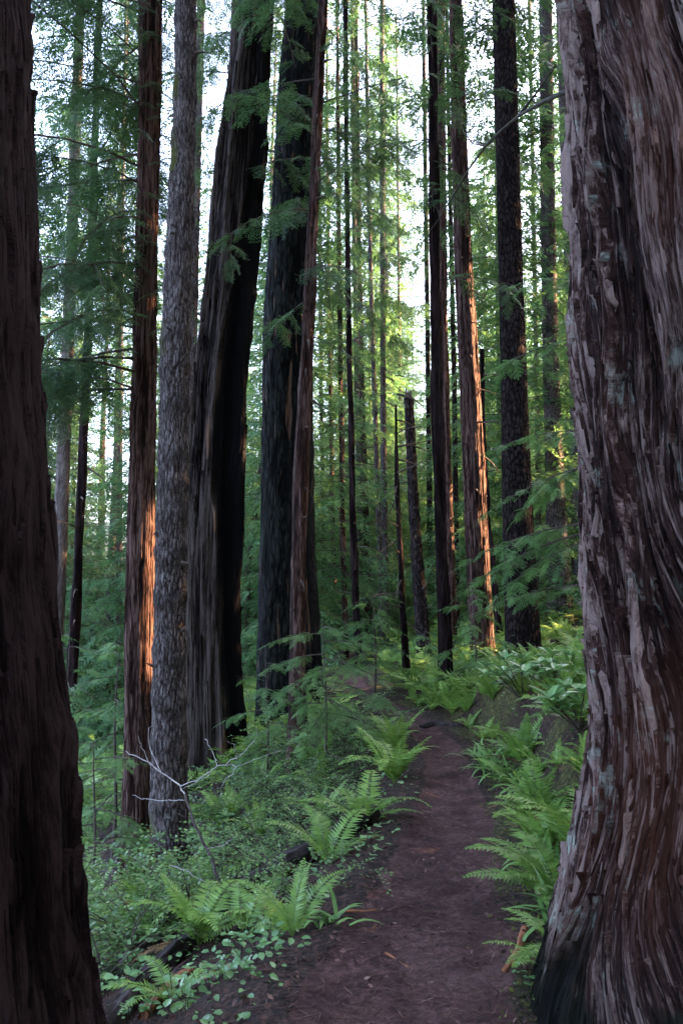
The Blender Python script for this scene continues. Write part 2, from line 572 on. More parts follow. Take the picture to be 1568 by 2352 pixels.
SPRAY_MED = [spray_med(s + 50) for s in range(3)]

# light shafts kept clear of needles: (point, radius)
SHAFTS = []


def clear_of_shafts(P):
    ok = np.ones(len(P), bool)
    for (c, rad) in SHAFTS:
        q = P - c[None]
        t = q @ SUN
        dist = np.linalg.norm(q - t[:, None] * SUN[None], axis=1)
        ok &= ~((dist < rad + .2) & (t > .3))
    return ok


def limb_curve(base, az, el, L, sag, n=7, rng=None):
    s = np.linspace(0, 1, n)
    e = el - sag * s
    seg = L / (n - 1)
    P = [np.array(base, float)]
    for k in range(1, n):
        a = az + (rng.uniform(-.12, .12) if rng is not None else 0)
        P.append(P[-1] + seg * np.array([math.cos(a) * math.cos(e[k]), math.sin(a) * math.cos(e[k]), math.sin(e[k])]))
    return np.array(P)


def dress_limb(rec, P, rng, gap=.15, smin=.15, slen=(.30, .62), fan=(48, 66), hang=.25):
    """sprays alternating along a limb"""
    seg = np.linalg.norm(np.diff(P, axis=0), axis=1); cum = np.concatenate([[0], np.cumsum(seg)]); L = cum[-1]
    n = max(3, int(L * (1 - smin) / gap))
    for k in range(n):
        s = (smin + (1 - smin) * (k + rng.uniform(0, .6)) / n) * L
        i = min(len(P) - 2, int(np.searchsorted(cum, s) - 1)); i = max(i, 0)
        f = (s - cum[i]) / (seg[i] + 1e-9)
        o = P[i] + (P[i + 1] - P[i]) * f
        T = (P[i + 1] - P[i]) / seg[i]
        sg = 1 if k % 2 else -1
        an = R(rng.uniform(*fan)) * sg
        h = np.array([T[0], T[1], 0]); h /= np.linalg.norm(h) + 1e-9
        d = np.array([h[0] * math.cos(an) - h[1] * math.sin(an), h[0] * math.sin(an) + h[1] * math.cos(an), 0])
        d[2] = T[2] * .5 - rng.uniform(0, hang)
        ln = (slen[1] + (slen[0] - slen[1]) * s / L) * rng.uniform(.7, 1.2)
        rec.append((o, d, np.array([rng.normal() * .25, rng.normal() * .25, 1.]), ln))
    rec.append((P[-1], P[-1] - P[-2], np.array([0, 0, 1.]), slen[0] * 1.2))


def emit(mb, rec, bases, mi, rng, carve=False):
    if not rec: return
    O = np.array([r[0] for r in rec]); X = np.array([r[1] for r in rec]); Z = np.array([r[2] for r in rec]); s = np.array([r[3] for r in rec])
    if carve and SHAFTS:
        Xn = X / np.linalg.norm(X, axis=1)[:, None]
        ok = clear_of_shafts(O + Xn * s[:, None] * .5 + carve_off[None])
        O, X, Z, s = O[ok], X[ok], Z[ok], s[ok]
    k = rng.randint(0, len(bases), len(O)); tint = np.clip(rng.normal(.5, .22, len(O)), 0, 1)
    for b in range(len(bases)):
        m = k == b
        mb.inst(bases[b], O[m], X[m], Z[m], s[m], mi, tint[m])


carve_off = np.zeros(3)


def crown(z0, z1, n, Lmax, seed, shape='cone', bases=None, gap=.15, slen=(.3, .62), sag=R(35), el=(R(-5), R(25)), axis=None,
          smin=.15, lr=.010, hang=.25, azr=None, carve=False, side=0):
    """all the limbs and needle sprays of one tree"""
    rng = np.random.RandomState(seed); mb = MB(); rec = []
    for k in range(n):
        t = (k + rng.uniform(0, 1)) / n
        z = z0 + (z1 - z0) * t
        if shape == 'cone': L = Lmax * (1 - t) ** .75 + .15
        elif shape == 'tall': L = Lmax * (.55 + .45 * math.sin(math.pi * min(1, t * 1.15 + .12))) * (1 - t ** 6)
        else: L = Lmax
        L *= rng.uniform(.55, 1.1)
        az = rng.uniform(*azr) if azr else k * 2.4 + rng.uniform(-.6, .6)
        c = axis(z) if axis else np.array([0, 0])
        e0 = rng.uniform(*el) + (.5 * t if shape == 'cone' else 0)
        P = limb_curve([c[0], c[1], z], az, e0, L, sag * rng.uniform(.6, 1.3), 7, rng)
        mb.tube(P, np.linspace(lr * (.4 + L * .35), .004, 7), 4, 1, .5)
        dress_limb(rec, P, rng, gap, smin, slen, hang=hang)
        for q in range(int(side * L)):
            i = rng.randint(1, 6)
            P2 = limb_curve(P[i], az + rng.choice([-1, 1]) * rng.uniform(.5, 1.0), e0 - sag * i / 7 - rng.uniform(.1, .5), L * rng.uniform(.25, .5) * (1.1 - i / 8), sag, 6, rng)
            mb.tube(P2, np.linspace(lr * .6, .003, 6), 4, 1, .5)
            dress_limb(rec, P2, rng, gap, .1, slen, hang=hang)
    if shape == 'cone':
        top = axis(z1) if axis else np.array([0, 0])
        for q in range(5):
            rec.append((np.array([top[0], top[1], z1 - .1 * q]), np.array([rng.normal() * .4, rng.normal() * .4, 1.]), np.array([1., 0, 0]), .35))
    emit(mb, rec, bases or SPRAY, 0, rng, carve)
    return mb

# ------------------------------------------------------------------ trunks


def fit_rows(rows, Y):
    """picture outlines (py, left, right) of an upright round trunk -> (z, x, radius) at depth Y"""
    out = []
    for py, l, r in rows:
        dl = ray(l, py); dr = ray(r, py)
        aL = math.atan2(dl[0], dl[1]); aR = math.atan2(dr[0], dr[1])
        # x cos aL - Y sin aL = rad ; -(x cos aR - Y sin aR) = rad
        x = Y * (math.sin(aL) + math.sin(aR)) / (math.cos(aL) + math.cos(aR))
        rad = x * math.cos(aL) - Y * math.sin(aL)
        dm = ray((l + r) / 2, py)
        z = CAM_Z + dm[2] / dm[1] * Y
        out.append((z, x, rad))
    return sorted(out)


def bark_relief(kind, th, z, r, seed, twist=0.0):
    """relief in metres and its 0..1 value, plus the twisted bark coordinates"""
    s = seed * 13.7
    if kind == 'giant':
        w = .16 * noise3(np.cos(th) * 1.1, np.sin(th) * 1.1 + s, z * .55) + .07 * noise3(np.cos(th) * 3, np.sin(th) * 3 + s, z * 1.3) \
            + .018 * noise3(np.cos(th) * 9, np.sin(th) * 9 + s, z * 4)
        t2 = th + twist * z + w * 1.7
        c, q = np.cos(t2), np.sin(t2)
        rg = lambda f, fz, o: 1 - np.minimum(1, np.abs(noise3(c * f + o, q * f + s, z * fz + o)) * 2.1)
        r1 = rg(3.0, .33, 0); r2 = rg(9.5, 1.1, 31); r3 = rg(20, 2.0, 57); r4 = rg(46, 4.5, 77)
        plate = noise3(c * 13 + 9, q * 13 + s, z * 2.2)
        h = .075 * r1 ** 1.4 + .030 * r2 * (.5 + .5 * r1) + .020 * r3 ** 1.3 + .005 * r4 + .022 * sstep(.05, .12, plate)
        rel = np.clip(h / .135, 0, 1)
        h = h + .05 * noise3(c * 1.3, q * 1.3 + s, z * .5)
        return h - .09, rel, np.stack([c * .8, q * .8, z], -1)
    w = .05 * noise3(np.cos(th) * 2, np.sin(th) * 2 + s, z * .8) + .03 * noise3(np.cos(th) * 6, np.sin(th) * 6 + s, z * 3)
    t2 = th + twist * z + w
    c, q = np.cos(t2), np.sin(t2)
    rr = np.mean(r)
    f = lambda lam: rr / lam             # noise frequency for a ridge spacing lam
    rg = lambda lam, st, o: 1 - np.minimum(1, np.abs(noise3(c * f(lam) + o, q * f(lam) + s, z / (lam * st) + o)) * 2.1)
    if kind == 'redwood':
        r1 = rg(.09, 14, 0); r2 = rg(.045, 12, 21); h = .016 * r1 + .009 * r2
        rel = np.clip(h / .022, 0, 1)
        h = h + .02 * noise3(c * 1.5, q * 1.5 + s, z * .8)
    elif kind == 'fir':
        pg = lambda lam, st, o: np.minimum(1, np.abs(noise3(c * f(lam) + o, q * f(lam) + s, z / (lam * st) + o)) * 4.0)
        r1 = pg(.036, 4.5, 0); r2 = pg(.020, 4, 21); h = .007 * r1 + .004 * r2
        rel = np.clip(.2 + h / .017, 0, 1)
        h = h + .008 * noise3(c * 2, q * 2 + s, z * 2.2)
    elif kind == 'dark':
        r1 = rg(.16, 5, 0); r2 = rg(.07, 6, 21); h = .045 * r1 + .016 * r2
        rel = np.clip(h / .055, 0, 1)
    elif kind == 'snag':
        r1 = rg(.26, 22, 0); r2 = rg(.10, 20, 21); r3 = rg(.04, 18, 9); h = .085 * r1 + .035 * r2 + .012 * r3
        rel = np.clip(h / .11, 0, 1)
    else:  # burnt
        r1 = rg(.13, 6, 0); r2 = rg(.05, 5, 21); h = .020 * r1 + .010 * r2
        rel = np.clip(h / .028, 0, 1)
        h = h + .03 * noise3(c * 1.3, q * 1.3 + s, z * .6)
    return h - np.mean(h) * .8, rel, np.stack([c * rr, q * rr, z], -1)


RINGRS = np.random.RandomState(5)


def flow_giant(tw, sd):
    s = sd * 13.7

    def wf(th, z):
        return 1.7 * (.16 * noise3(np.cos(th) * 1.1, np.sin(th) * 1.1 + s, z * .55) + .07 * noise3(np.cos(th) * 3, np.sin(th) * 3 + s, z * 1.3))

    def f(t0, z, zc):
        base = t0 + wf(t0, zc + 0 * z)
        th = t0 - tw * (z - zc)
        for _ in range(3): th = base - tw * (z - zc) - wf(th, z)
        return th
    return f


flow_straight = lambda t0, z, zc: t0 + .03 * noise3(t0 * 5, z * 1.2, 3.)


def trunk(zxr, Y, kind, mat, seed, nth=96, dz=.05, ztop=None, rtop=None, zbot=None, twist=0, rings=0, masks=None, front=0, zfine=None,
          lobes=None, strips=None):
    """mesh of one trunk, in coordinates local to its base; returns (mesh, base location, axis function)"""
    z_, x_, r_ = [np.array(v, float) for v in zip(*zxr)]
    zb = zbot if zbot is not None else gz1(x_[0], Y) - .4
    if z_[0] > zb:
        z_ = np.concatenate([[zb], z_]); x_ = np.concatenate([[x_[0]], x_]); r_ = np.concatenate([[r_[0] * 1.04], r_])
    if ztop is not None and ztop > z_[-1]:
        sl = (x_[-1] - x_[-2]) / (z_[-1] - z_[-2]) * .6
        x_ = np.concatenate([x_, [x_[-1] + sl * (ztop - z_[-1]) * .5, x_[-1] + sl * (ztop - z_[-1]) * .8]])
        r_ = np.concatenate([r_, [r_[-1] * .75, rtop or .08]])
        z_ = np.concatenate([z_, [z_[-1] + (ztop - z_[-1]) * .5, ztop]])
    zf = zfine if zfine is not None else z_[-1]
    zz = np.concatenate([np.arange(zb, zf, dz), np.arange(zf, z_[-1] + .01, max(dz * 4, .2))]) if zf < z_[-1] else np.append(np.arange(zb, z_[-1], dz), z_[-1])
    ker = np.array([.25, .5, .25])
    xi = np.interp(zz, z_, x_); ri = np.interp(zz, z_, r_)
    m = max(1, int(.25 / dz))
    k = np.ones(2 * m + 1) / (2 * m + 1)
    sm = lambda a: np.convolve(np.pad(a, m, 'edge'), k, 'valid')
    xi = sm(xi); ri = sm(ri)
    bx, by, bz = np.interp(zb + .4, z_, x_), Y, zb + .4
    u = np.linspace(0, 2 * np.pi, nth, endpoint=False)
    th = u + front * np.sin(u + np.pi / 2 + math.pi) if front else u   # more columns towards the camera (-Y)
    TH, ZZ = np.meshgrid(th, zz)
    RR = np.repeat(ri[:, None], nth, 1)
    h, rel, bk = bark_relief(kind, TH, ZZ, ri, seed, twist)
    at_ = {'wood': np.zeros_like(rel), 'char': np.zeros_like(rel), 'ring': np.zeros_like(rel), 'moss': np.zeros_like(rel)}
    if rings:
        q = zb
        while q < zf:
            q += rings * RINGRS.uniform(.6, 1.4)
            wv = q + .04 * np.sin(TH * 2 + q) + .03 * noise3(np.cos(TH) * 2, np.sin(TH) * 2, q)
            g = np.exp(-((ZZ - wv) / .07) ** 2)
            h = h + .012 * g; at_['ring'] = np.maximum(at_['ring'], g * (.55 + .45 * noise3(np.cos(TH) * 3, np.sin(TH) * 3, q * 3)))
    if lobes is not None: h = h + lobes(TH, ZZ, RR)
    if masks: h = masks(TH, ZZ, RR, at_, h)
    rad = np.maximum(RR + h, .02)
    X = xi[:, None] + np.cos(TH) * rad - bx
    Yv = np.sin(TH) * rad
    V = np.stack([X, Yv, ZZ - bz], -1).reshape(-1, 3)
    nz = len(zz)
    i = np.arange(nz - 1)[:, None] * nth; j = np.arange(nth)[None, :]; j2 = (j + 1) % nth
    Q = np.stack([i + j, i + j2, i + nth + j2, i + nth + j], -1).reshape(-1, 4)
    ctop = len(V)
    V = np.concatenate([V, [[xi[-1] - bx, 0, zz[-1] - bz]]])
    b0 = (nz - 1) * nth
    jj = np.arange(0, nth, 2)
    Q = np.concatenate([Q, np.stack([b0 + jj, b0 + (jj + 1) % nth, b0 + (jj + 2) % nth, np.full(len(jj), ctop)], -1)])
    A = {'relief': np.append(rel.ravel(), .5), 'bk': np.concatenate([bk.reshape(-1, 3), [[0, 0, zz[-1]]]])}
    for kk, vv in at_.items(): A[kk] = np.append(np.clip(vv, 0, 1).ravel(), 0)
    sm_ = np.ones(len(Q), bool)
    if strips:                           # loose fibrous strips of bark lying along the grain
        n, L0, L1, w0, w1, lift, thc, thw, z0, z1, flow = strips
        rg = np.random.RandomState(seed + 500); ns = 11
        zs = rg.uniform(z0, z1, n); Ls = np.exp(rg.uniform(math.log(L0), math.log(L1), n)); ws = rg.uniform(w0, w1, n) * (Ls / L1) ** .3; t0 = thc + rg.uniform(-thw, thw, n)
        up = np.linspace(0, 1, ns)
        Zs = zs[:, None] + (up[None] - .5) * Ls[:, None]
        Ts = flow(t0[:, None] + 0 * Zs, Zs, zs[:, None])
        prof = np.minimum(1, np.minimum(up, 1 - up) * 5) ** .6
        wid = ws[:, None] * prof * (1 + .35 * noise3(Zs * 9, t0[:, None] * 50, 3.))
        lf = lift * rg.uniform(.15, 1, n)[:, None] * (.6 + .6 * noise3(Zs * 3, t0[:, None] * 30, 8.)) + lift * .9 * (rg.rand(n) < .18)[:, None] * (up[None] ** 4 if True else 0)
        R_at = lambda z: np.interp(z, zz, ri)
        um = np.mod(np.interp(np.mod(Ts, 2 * np.pi), np.mod(th, 2 * np.pi) if not front else th, u), 2 * np.pi) if front else np.mod(Ts, 2 * np.pi)
        ii = np.clip(np.searchsorted(zz, Zs), 0, len(zz) - 1); jj_ = (np.round(um / (2 * np.pi) * nth).astype(int)) % nth
        hs = h[ii, jj_]
        hs = (hs + np.roll(hs, 1, 1) + np.roll(hs, -1, 1)) / 3
        offs = np.array([-1.15, -.8, 0., .75, 1.1]); hgt = np.array([-1.6, .75, 1.0, .7, -1.6])
        rb = np.interp(Zs, zz, ri) + hs
        TT = Ts[:, :, None] + offs * (wid / np.maximum(rb, .05))[:, :, None] * .5
        RRs = rb[:, :, None] + np.where(hgt > 0, hgt, 0) * lf[:, :, None] + np.where(hgt < 0, hgt, 0) * lift * .8
        SV = np.stack([np.interp(Zs, zz, xi)[:, :, None] - bx + np.cos(TT) * RRs, np.sin(TT) * RRs, np.repeat(Zs[:, :, None] - bz, 5, 2)], -1).reshape(-1, 3)
        b_ = (np.arange(n) * ns * 5)[:, None, None]; i2 = np.arange(ns - 1)[None, :, None] * 5; j3 = np.arange(4)[None, None, :]
        SQ = np.stack([b_ + i2 + j3, b_ + i2 + j3 + 1, b_ + i2 + j3 + 6, b_ + i2 + j3 + 5], -1).reshape(-1, 4)
        Q = np.concatenate([Q, SQ + len(V)]); V = np.concatenate([V, SV])
        sm_ = np.concatenate([sm_, np.zeros(len(SQ), bool)])
        rv = np.clip(rg.normal(.05, .24, n)[:, None] + rel[ii, jj_] * .9 + .08, 0, 1.15)
        A['relief'] = np.append(A['relief'], np.repeat(rv, 5, 1).ravel())
        rr_ = .8 if kind == 'giant' else np.mean(ri)
        t9_ = np.repeat(t0[:, None], ns, 1)[:, :, None] + offs * (wid / np.maximum(rb, .05))[:, :, None] * .5 + twist * zs[:, None, None]
        A['bk'] = np.concatenate([A['bk'], np.stack([np.cos(t9_) * rr_, np.sin(t9_) * rr_, np.repeat(Zs[:, :, None], 5, 2)], -1).reshape(-1, 3)])
        for kk in at_:
            A[kk] = np.append(A[kk], np.repeat(np.clip(at_[kk][ii, jj_], 0, 1), 5, 1).ravel())
    me = raw_mesh('trunk', V, Q, [mat], None, True, A)
    me.polygons.foreach_set('use_smooth', sm_)
    ax = lambda z, zz=zz, xi=xi: np.array([np.interp(z + bz, zz, xi) - bx, 0.0])
    return me, np.array([bx, by, bz]), ax


def tree_thing(name, label, cat, rows, Y, kind, mat, seed, group=None, **kw):
    me, loc, ax = trunk(fit_rows(rows, Y), Y, kind, mat, seed, **kw)
    root = empty(name, loc)
    tag(root, label, cat, group)
    link('trunk', me, root)
    return root, ax, loc


def add_crown(root, mb, leaf='needle', name='crown'):
    return mb.build(name, [M[leaf], M['twig']], root, smooth=False)


def add_stubs(root, ax, r, zs, seed, L=(.08, .3), mat='twig', nm='dead_branch'):
    rng = np.random.RandomState(seed)
    for z in zs:
        mb = MB()
        az = rng.uniform(math.pi, 2 * math.pi) if rng.rand() < .8 else rng.uniform(0, 6.28)
        l = rng.uniform(*L); c = ax(z)
        rr = r(z) if callable(r) else r
        b = np.array([c[0] + math.cos(az) * rr * .8, math.sin(az) * rr * .8, z])
        P = limb_curve(b, az, rng.uniform(-.5, .5), l + rr * .2, rng.uniform(-.2, .9), 5, rng)
        mb.tube(P, np.linspace(.010 + .012 * rng.rand(), .003, 5), 5, 0)
        if l > .4:
            for q in range(int(l * 4)):
                i = rng.randint(1, 4)
                P2 = limb_curve(P[i], az + rng.choice([-1, 1]) * rng.uniform(.5, 1.1), rng.uniform(-.6, .2), l * rng.uniform(.2, .5), .4, 4, rng)
                mb.tube(P2, np.linspace(.005, .002, 4), 4, 0)
        mb.build(nm, [M[mat]], root)

# sunlit spots: where a shaft of sun reaches a trunk
def shaft(px, py, Y, rad): SHAFTS.append((at(px, py, Y), rad))


for py in (1235, 1290, 1345, 1400): shaft(336, py, 8.0, .20)
for py in (1480, 1540): shaft(335, py, 8.0, .10)
for py in range(650, 1320, 45): shaft(1050 + (py - 600) * .085 + 28, py, 14.0, .26)
for py in (1400, 1450, 1490): shaft(1130, py, 14.0, .15)
for py in (1130, 1180, 1220): shaft(1033, py, 17.0, .22)
shaft(1268, 655, 18.0, .25)
for py in (1000, 1040): shaft(520, py, 10.8, .10)
for py in (1330, 1380, 1430): shaft(528, py, 10.6, .13)
for py in (1050, 1100, 1150): shaft(1150, py, 26.0, .35)

# ------------------------------------------------------------------ the named trees
# giant redwood by the trail, right
rowsR = [(-200, 1290, 0), (0, 1300, 0), (300, 1306, 0), (600, 1324, 0), (900, 1340, 0), (1100, 1348, 0), (1300, 1350, 0), (1420, 1362, 0),
         (1600, 1374, 0), (1740, 1368, 0), (1880, 1346, 0), (2000, 1312, 0), (2100, 1295, 0), (2200, 1280, 0), (2352, 1232, 0), (2500, 1190, 0)]
Yg = 3.15
radR = lambda z: .70 + .30 * math.exp(-max(0, z) / .45) - .015 * z
zxr = []
for py, l, _ in rowsR:
    dl = ray(l, py); a = math.atan2(dl[0], dl[1])
    z = CAM_Z + dl[2] / dl[1] * Yg * .97
    rr = radR(z) - .03
    zxr.append((z, (rr + Yg * math.sin(a)) / math.cos(a), rr))
zxr.sort()


def giant_masks(TH, ZZ, RR, A, h):
    low = 1 - sstep(.10, .85, ZZ + .35 * noise3(np.cos(TH) * 3, np.sin(TH) * 3, ZZ * 1.5))
    A['moss'][:] = low * .8
    A['char'][:] = low * .55 * sstep(-.2, .35, noise3(np.cos(TH) * 5, np.sin(TH) * 5, ZZ * .8))
    A['wood'][:] = .28 * sstep(.15, .4, noise3(np.cos(TH) * 2.2, np.sin(TH) * 2.2, ZZ * .6 + 4)) * (1 - low)
    return h


me, loc, ax = trunk(zxr, Yg, 'giant', M['giant'], 1, nth=760, dz=.0075, ztop=34, rtop=.25, zbot=-.6, twist=.17, masks=giant_masks, zfine=4.3, front=.55,
                    strips=(7000, .05, 1.4, .008, .038, .024, R(232), R(100), .15, 4.2, flow_giant(.17, 1)))
g1 = empty('redwood_tree', loc)
tag(g1, 'giant redwood with deeply furrowed shaggy bark filling the right edge beside the trail', 'redwood tree')
link('trunk', me, g1)
mb = crown(14, 32, 34, 3.8, 91, 'tall', SPRAY_BIG, gap=.22, slen=(.5, .9), axis=ax)
add_crown(g1, mb)
# its long crooked dead limb
mb = MB()
pts = [(1420, 300, 3.3), (1310, 205, 3.8), (1250, 232, 4.2), (1190, 266, 4.6), (1150, 300, 4.9), (1115, 335, 5.2), (1075, 390, 5.6), (1040, 450, 6.0), (1010, 500, 6.3), (985, 532, 6.5)]
mb.tube(np.array([at(*p) for p in pts]) - loc, np.array([.026, .014, .012, .0105, .0095, .009, .007, .006, .005, .003]), 7)
for a, b in (([(1190, 266, 4.6), (1230, 215, 4.5), (1275, 150, 4.3)], .011), ([(1115, 335, 5.2), (1085, 330, 5.3), (1062, 300, 5.4), (1055, 250, 5.5)], .007),
             ([(1040, 450, 6.0), (1080, 480, 6.0), (1100, 520, 6.1)], .005), ([(1010, 500, 6.3), (1000, 470, 6.3)], .004)):
    mb.tube(np.array([at(*p) for p in a]) - loc, np.linspace(b, b * .4, len(a)), 6)
mb.build('dead_limb', [M['mossy']], g1)

# near dark redwood, left
rowsL = [(-200, 0, 58), (0, 0, 60), (300, 0, 63), (600, 0, 68), (900, 0, 82), (1200, 0, 102), (1400, 0, 118), (1600, 0, 140), (1750, 0, 160),
         (1900, 0, 168), (2050, 0, 177), (2200, 0, 188), (2352, 0, 204), (2520, 0, 235)]
Yl = 2.7
zxr = []
for py, _, rpx in rowsL:
    d = ray(rpx, py); a = math.atan2(d[0], d[1]); z = CAM_Z + d[2] / d[1] * Yl
    rr = .46 + .10 * math.exp(-max(0, z + .1) / .6) - .012 * z
    zxr.append((z, (-rr + Yl * math.sin(a)) / math.cos(a), rr))
zxr.sort()
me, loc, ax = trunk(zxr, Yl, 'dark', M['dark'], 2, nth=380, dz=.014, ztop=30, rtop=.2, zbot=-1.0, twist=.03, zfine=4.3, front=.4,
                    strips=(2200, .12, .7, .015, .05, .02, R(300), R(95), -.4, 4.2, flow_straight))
g2 = empty('redwood_tree', loc)
tag(g2, 'very dark near redwood trunk running the full height of the left edge', 'redwood tree')
link('trunk', me, g2)
add_crown(g2, crown(13, 29, 28, 3.6, 92, 'tall', SPRAY_BIG, gap=.22, slen=(.5, .9), axis=ax))

# red-brown redwood left with the orange sun patch
rows = [(-150, 323, 374), (0, 321, 372), (300, 317, 366), (600, 312, 360), (900, 304, 357), (1200, 295, 355), (1400, 290, 352), (1600, 286, 350), (1800, 283, 350), (1950, 275, 352), (2050, 268, 358)]
t2, ax, loc = tree_thing('redwood_tree', 'straight redwood left of the grey trunk with an orange sunlit patch on its bark', 'redwood tree', rows, 8.0, 'redwood', M['redwood'], 3,
                         nth=128, dz=.03, ztop=27, rtop=.08, zfine=8.5, strips=(900, .15, 1.0, .012, .035, .010, R(275), R(100), -.9, 8.4, flow_straight))
add_crown(t2, crown(9.5, 26, 36, 3.0, 31, 'tall', SPRAY, gap=.14, slen=(.26, .55), axis=ax))
mb = crown(4.6, 9.6, 34, 2.9, 32, 'flat', SPRAY_MED, gap=.11, slen=(.26, .5), axis=ax, el=(R(-5), R(30)), sag=R(52), azr=(R(85), R(265)), hang=.9, side=1.6)
add_crown(t2, mb, 'needle', 'lower_boughs')
mb = crown(5.0, 9.0, 60, .45, 33, 'flat', SPRAY_MED, gap=.10, slen=(.18, .3), axis=ax, hang=.6, smin=.3)
add_crown(t2, mb, 'needle', 'trunk_sprouts')

# pale grey fir
rows = [(-150, 407, 450), (0, 404, 450), (200, 402, 450), (400, 391, 446), (600, 380, 441), (800, 370, 436), (1000, 366, 433), (1200, 360, 428), (1400, 355, 426), (1600, 351, 427), (1800, 347, 430), (1980, 345, 434), (2080, 336, 442)]
t3, ax, loc = tree_thing('fir_tree', 'pale grey fir with rough scaly bark and dark knotty bands', 'fir tree', rows, 6.6, 'fir', M['fir'], 4, nth=150, dz=.018, ztop=26, rtop=.07, rings=.36, zfine=7.0,
                         masks=lambda TH, ZZ, RR, A, h: (A['moss'].__setitem__(slice(None), .75 * sstep(.2, .9, np.cos(TH - 3.6)) * sstep(.1, .5, noise3(ZZ * .6, 2., 3.) + .3)), h)[1])
add_crown(t3, crown(9.0, 25, 60, 2.6, 35, 'tall', SPRAY, gap=.15, axis=ax))
add_stubs(t3, ax, .12, np.arange(.9, 7.5, .28), 5, (.02, .12))

# hollow burnt redwood snag
rows = [(-150, 548, 632), (0, 540, 622), (100, 536, 617), (250, 519, 610), (400, 502, 602), (550, 488, 590), (700, 474, 578), (860, 452, 566), (1000, 443, 560), (1200, 434, 552), (1350, 428, 548), (1500, 430, 546),
        (1650, 428, 556), (1760, 420, 566), (1850, 410, 575)]


def snag_masks(TH, ZZ, RR, A, h):
    e = noise3(np.cos(TH) * 2, ZZ * .8, 4.4) * .30 + noise3(np.cos(TH) * 6, ZZ * 3, 1.4) * .10
    ang = np.angle(np.exp(1j * (TH - R(292 - 0))))            # burnt face looks to the right and front
    lo = R(-8) + R(14) * sstep(4, 9, ZZ) + R(10) * np.sin(ZZ * .9 + 1)
    c = sstep(-.12, .10, ang - lo + e) * (1 - sstep(1.9, 2.2, ang))
    c = c * (1 - sstep(8.5, 11, ZZ) * .6)
    A['char'][:] = c
    lip = np.exp(-((ang - lo + e + .10) / .08) ** 2)
    A['wood'][:] = lip * sstep(.12, .4, noise3(ZZ * 1.1, 7.7, 1.1) + .45 * noise3(np.cos(TH) * 9, ZZ * 4, 2.))
    hollow = sstep(.0, .45, ang - lo + e) * (1 - sstep(.6, 1.1, ang - lo)) * (1 - sstep(6, 9, ZZ))
    return h + lip * .05 - hollow * .20 * RR / .45 + c * .03 * noise3(np.cos(TH) * 7, np.sin(TH) * 7, ZZ * 5)


t4, ax, loc = tree_thing('redwood_snag', 'huge fluted redwood with grey fibrous wood and a charred black hollow side', 'redwood tree', rows, 11.0, 'snag', M['snag'], 5, nth=260, dz=.03, ztop=24, rtop=.25,
                         masks=snag_masks, zfine=11, twist=.02, front=.3, strips=(1300, .4, 2.6, .02, .07, .03, R(265), R(100), -.8, 10.5, flow_straight))
add_crown(t4, crown(8.0, 23, 32, 3.0, 37, 'tall', SPRAY_MED, side=.8, hang=.7, gap=.14, slen=(.3, .6), axis=ax))

# dark burnt redwood
rows = [(-150, 662, 750), (0, 656, 747), (200, 640, 742), (400, 627, 734), (600, 614, 724), (800, 606, 718), (1000, 602, 717), (1200, 600, 722), (1350, 596, 728), (1450, 592, 735), (1600, 588, 742), (1720, 584, 750), (1800, 580, 756)]


def burnt_masks(TH, ZZ, RR, A, h):
    fr = np.angle(np.exp(1j * (TH - R(270))))
    zs = CAM_Z + (1352 - 940) / FPX * 12
    s1 = np.exp(-((fr + .02 - .16) / .13) ** 2) * np.exp(-((ZZ - zs) / .55) ** 2)
    zl = CAM_Z + (1352 - 1440) / FPX * 12
    s2 = np.exp(-((fr - .78 - (ZZ - zl) * -.12) / .10) ** 2) * np.exp(-((ZZ - zl) / .75) ** 2)
    s3 = np.exp(-((fr + .30) / .16) ** 2) * np.exp(-((ZZ - zl) / .45) ** 2) * sstep(0, .3, noise3(fr * 9, ZZ * 3, 1))
    n = noise3(np.cos(TH) * 8, np.sin(TH) * 8, ZZ * 2.5)
    A['wood'][:] = sstep(.35, .55, s1 + .75 * n + .35 * noise3(fr * 14, ZZ * 5, 2.)) * .8 + sstep(.4, .6, s2 + .3 * n) + .4 * sstep(.4, .6, s3 + .2 * n)
    hol = np.exp(-((fr - 1.15) / .28) ** 2) * (1 - sstep(2.2, 4.4, ZZ))
    A['char'][:] = np.clip(hol * 1.3 + .55 * sstep(-.2, .5, noise3(np.cos(TH) * 2, np.sin(TH) * 2, ZZ * .5)), 0, 1)
    return h - hol * .14 - s1 * .05


t5, ax, loc = tree_thing('redwood_tree', 'broad blackened redwood with greenish char and a torn pale scar', 'redwood tree', rows, 12.0, 'burnt', M['burnt'], 6, nth=220, dz=.035, ztop=28, rtop=.2, masks=burnt_masks, zfine=12, front=.3)
add_crown(t5, crown(6.6, 27, 46, 3.2, 39, 'tall', SPRAY_MED, side=1.0, hang=.7, gap=.14, slen=(.3, .6), axis=ax, el=(R(-10), R(25))))

# slim red redwood in front of it
rows = [(-150, 736, 751), (0, 733, 749), (200, 723, 741), (400, 712, 734), (550, 704, 728), (700, 696, 722), (850, 688, 717), (1000, 680, 712), (1200, 672, 705), (1400, 667, 702), (1600, 664, 702), (1700, 661, 704), (1800, 656, 708)]
t6, ax, loc = tree_thing('redwood_tree', 'slim reddish redwood leaning right against the blackened redwood', 'redwood tree', rows, 9.2, 'redwood', M['redwood'], 7, nth=72, dz=.03, ztop=21, rtop=.04, zfine=9)
add_crown(t6, crown(5.0, 20.5, 44, 2.0, 41, 'tall', SPRAY_MED, side=.8, hang=.7, gap=.13, slen=(.24, .5), axis=ax, el=(R(-15), R(20))))
add_stubs(t6, ax, .07, np.arange(.8, 9, .35), 8, (.04, .25))

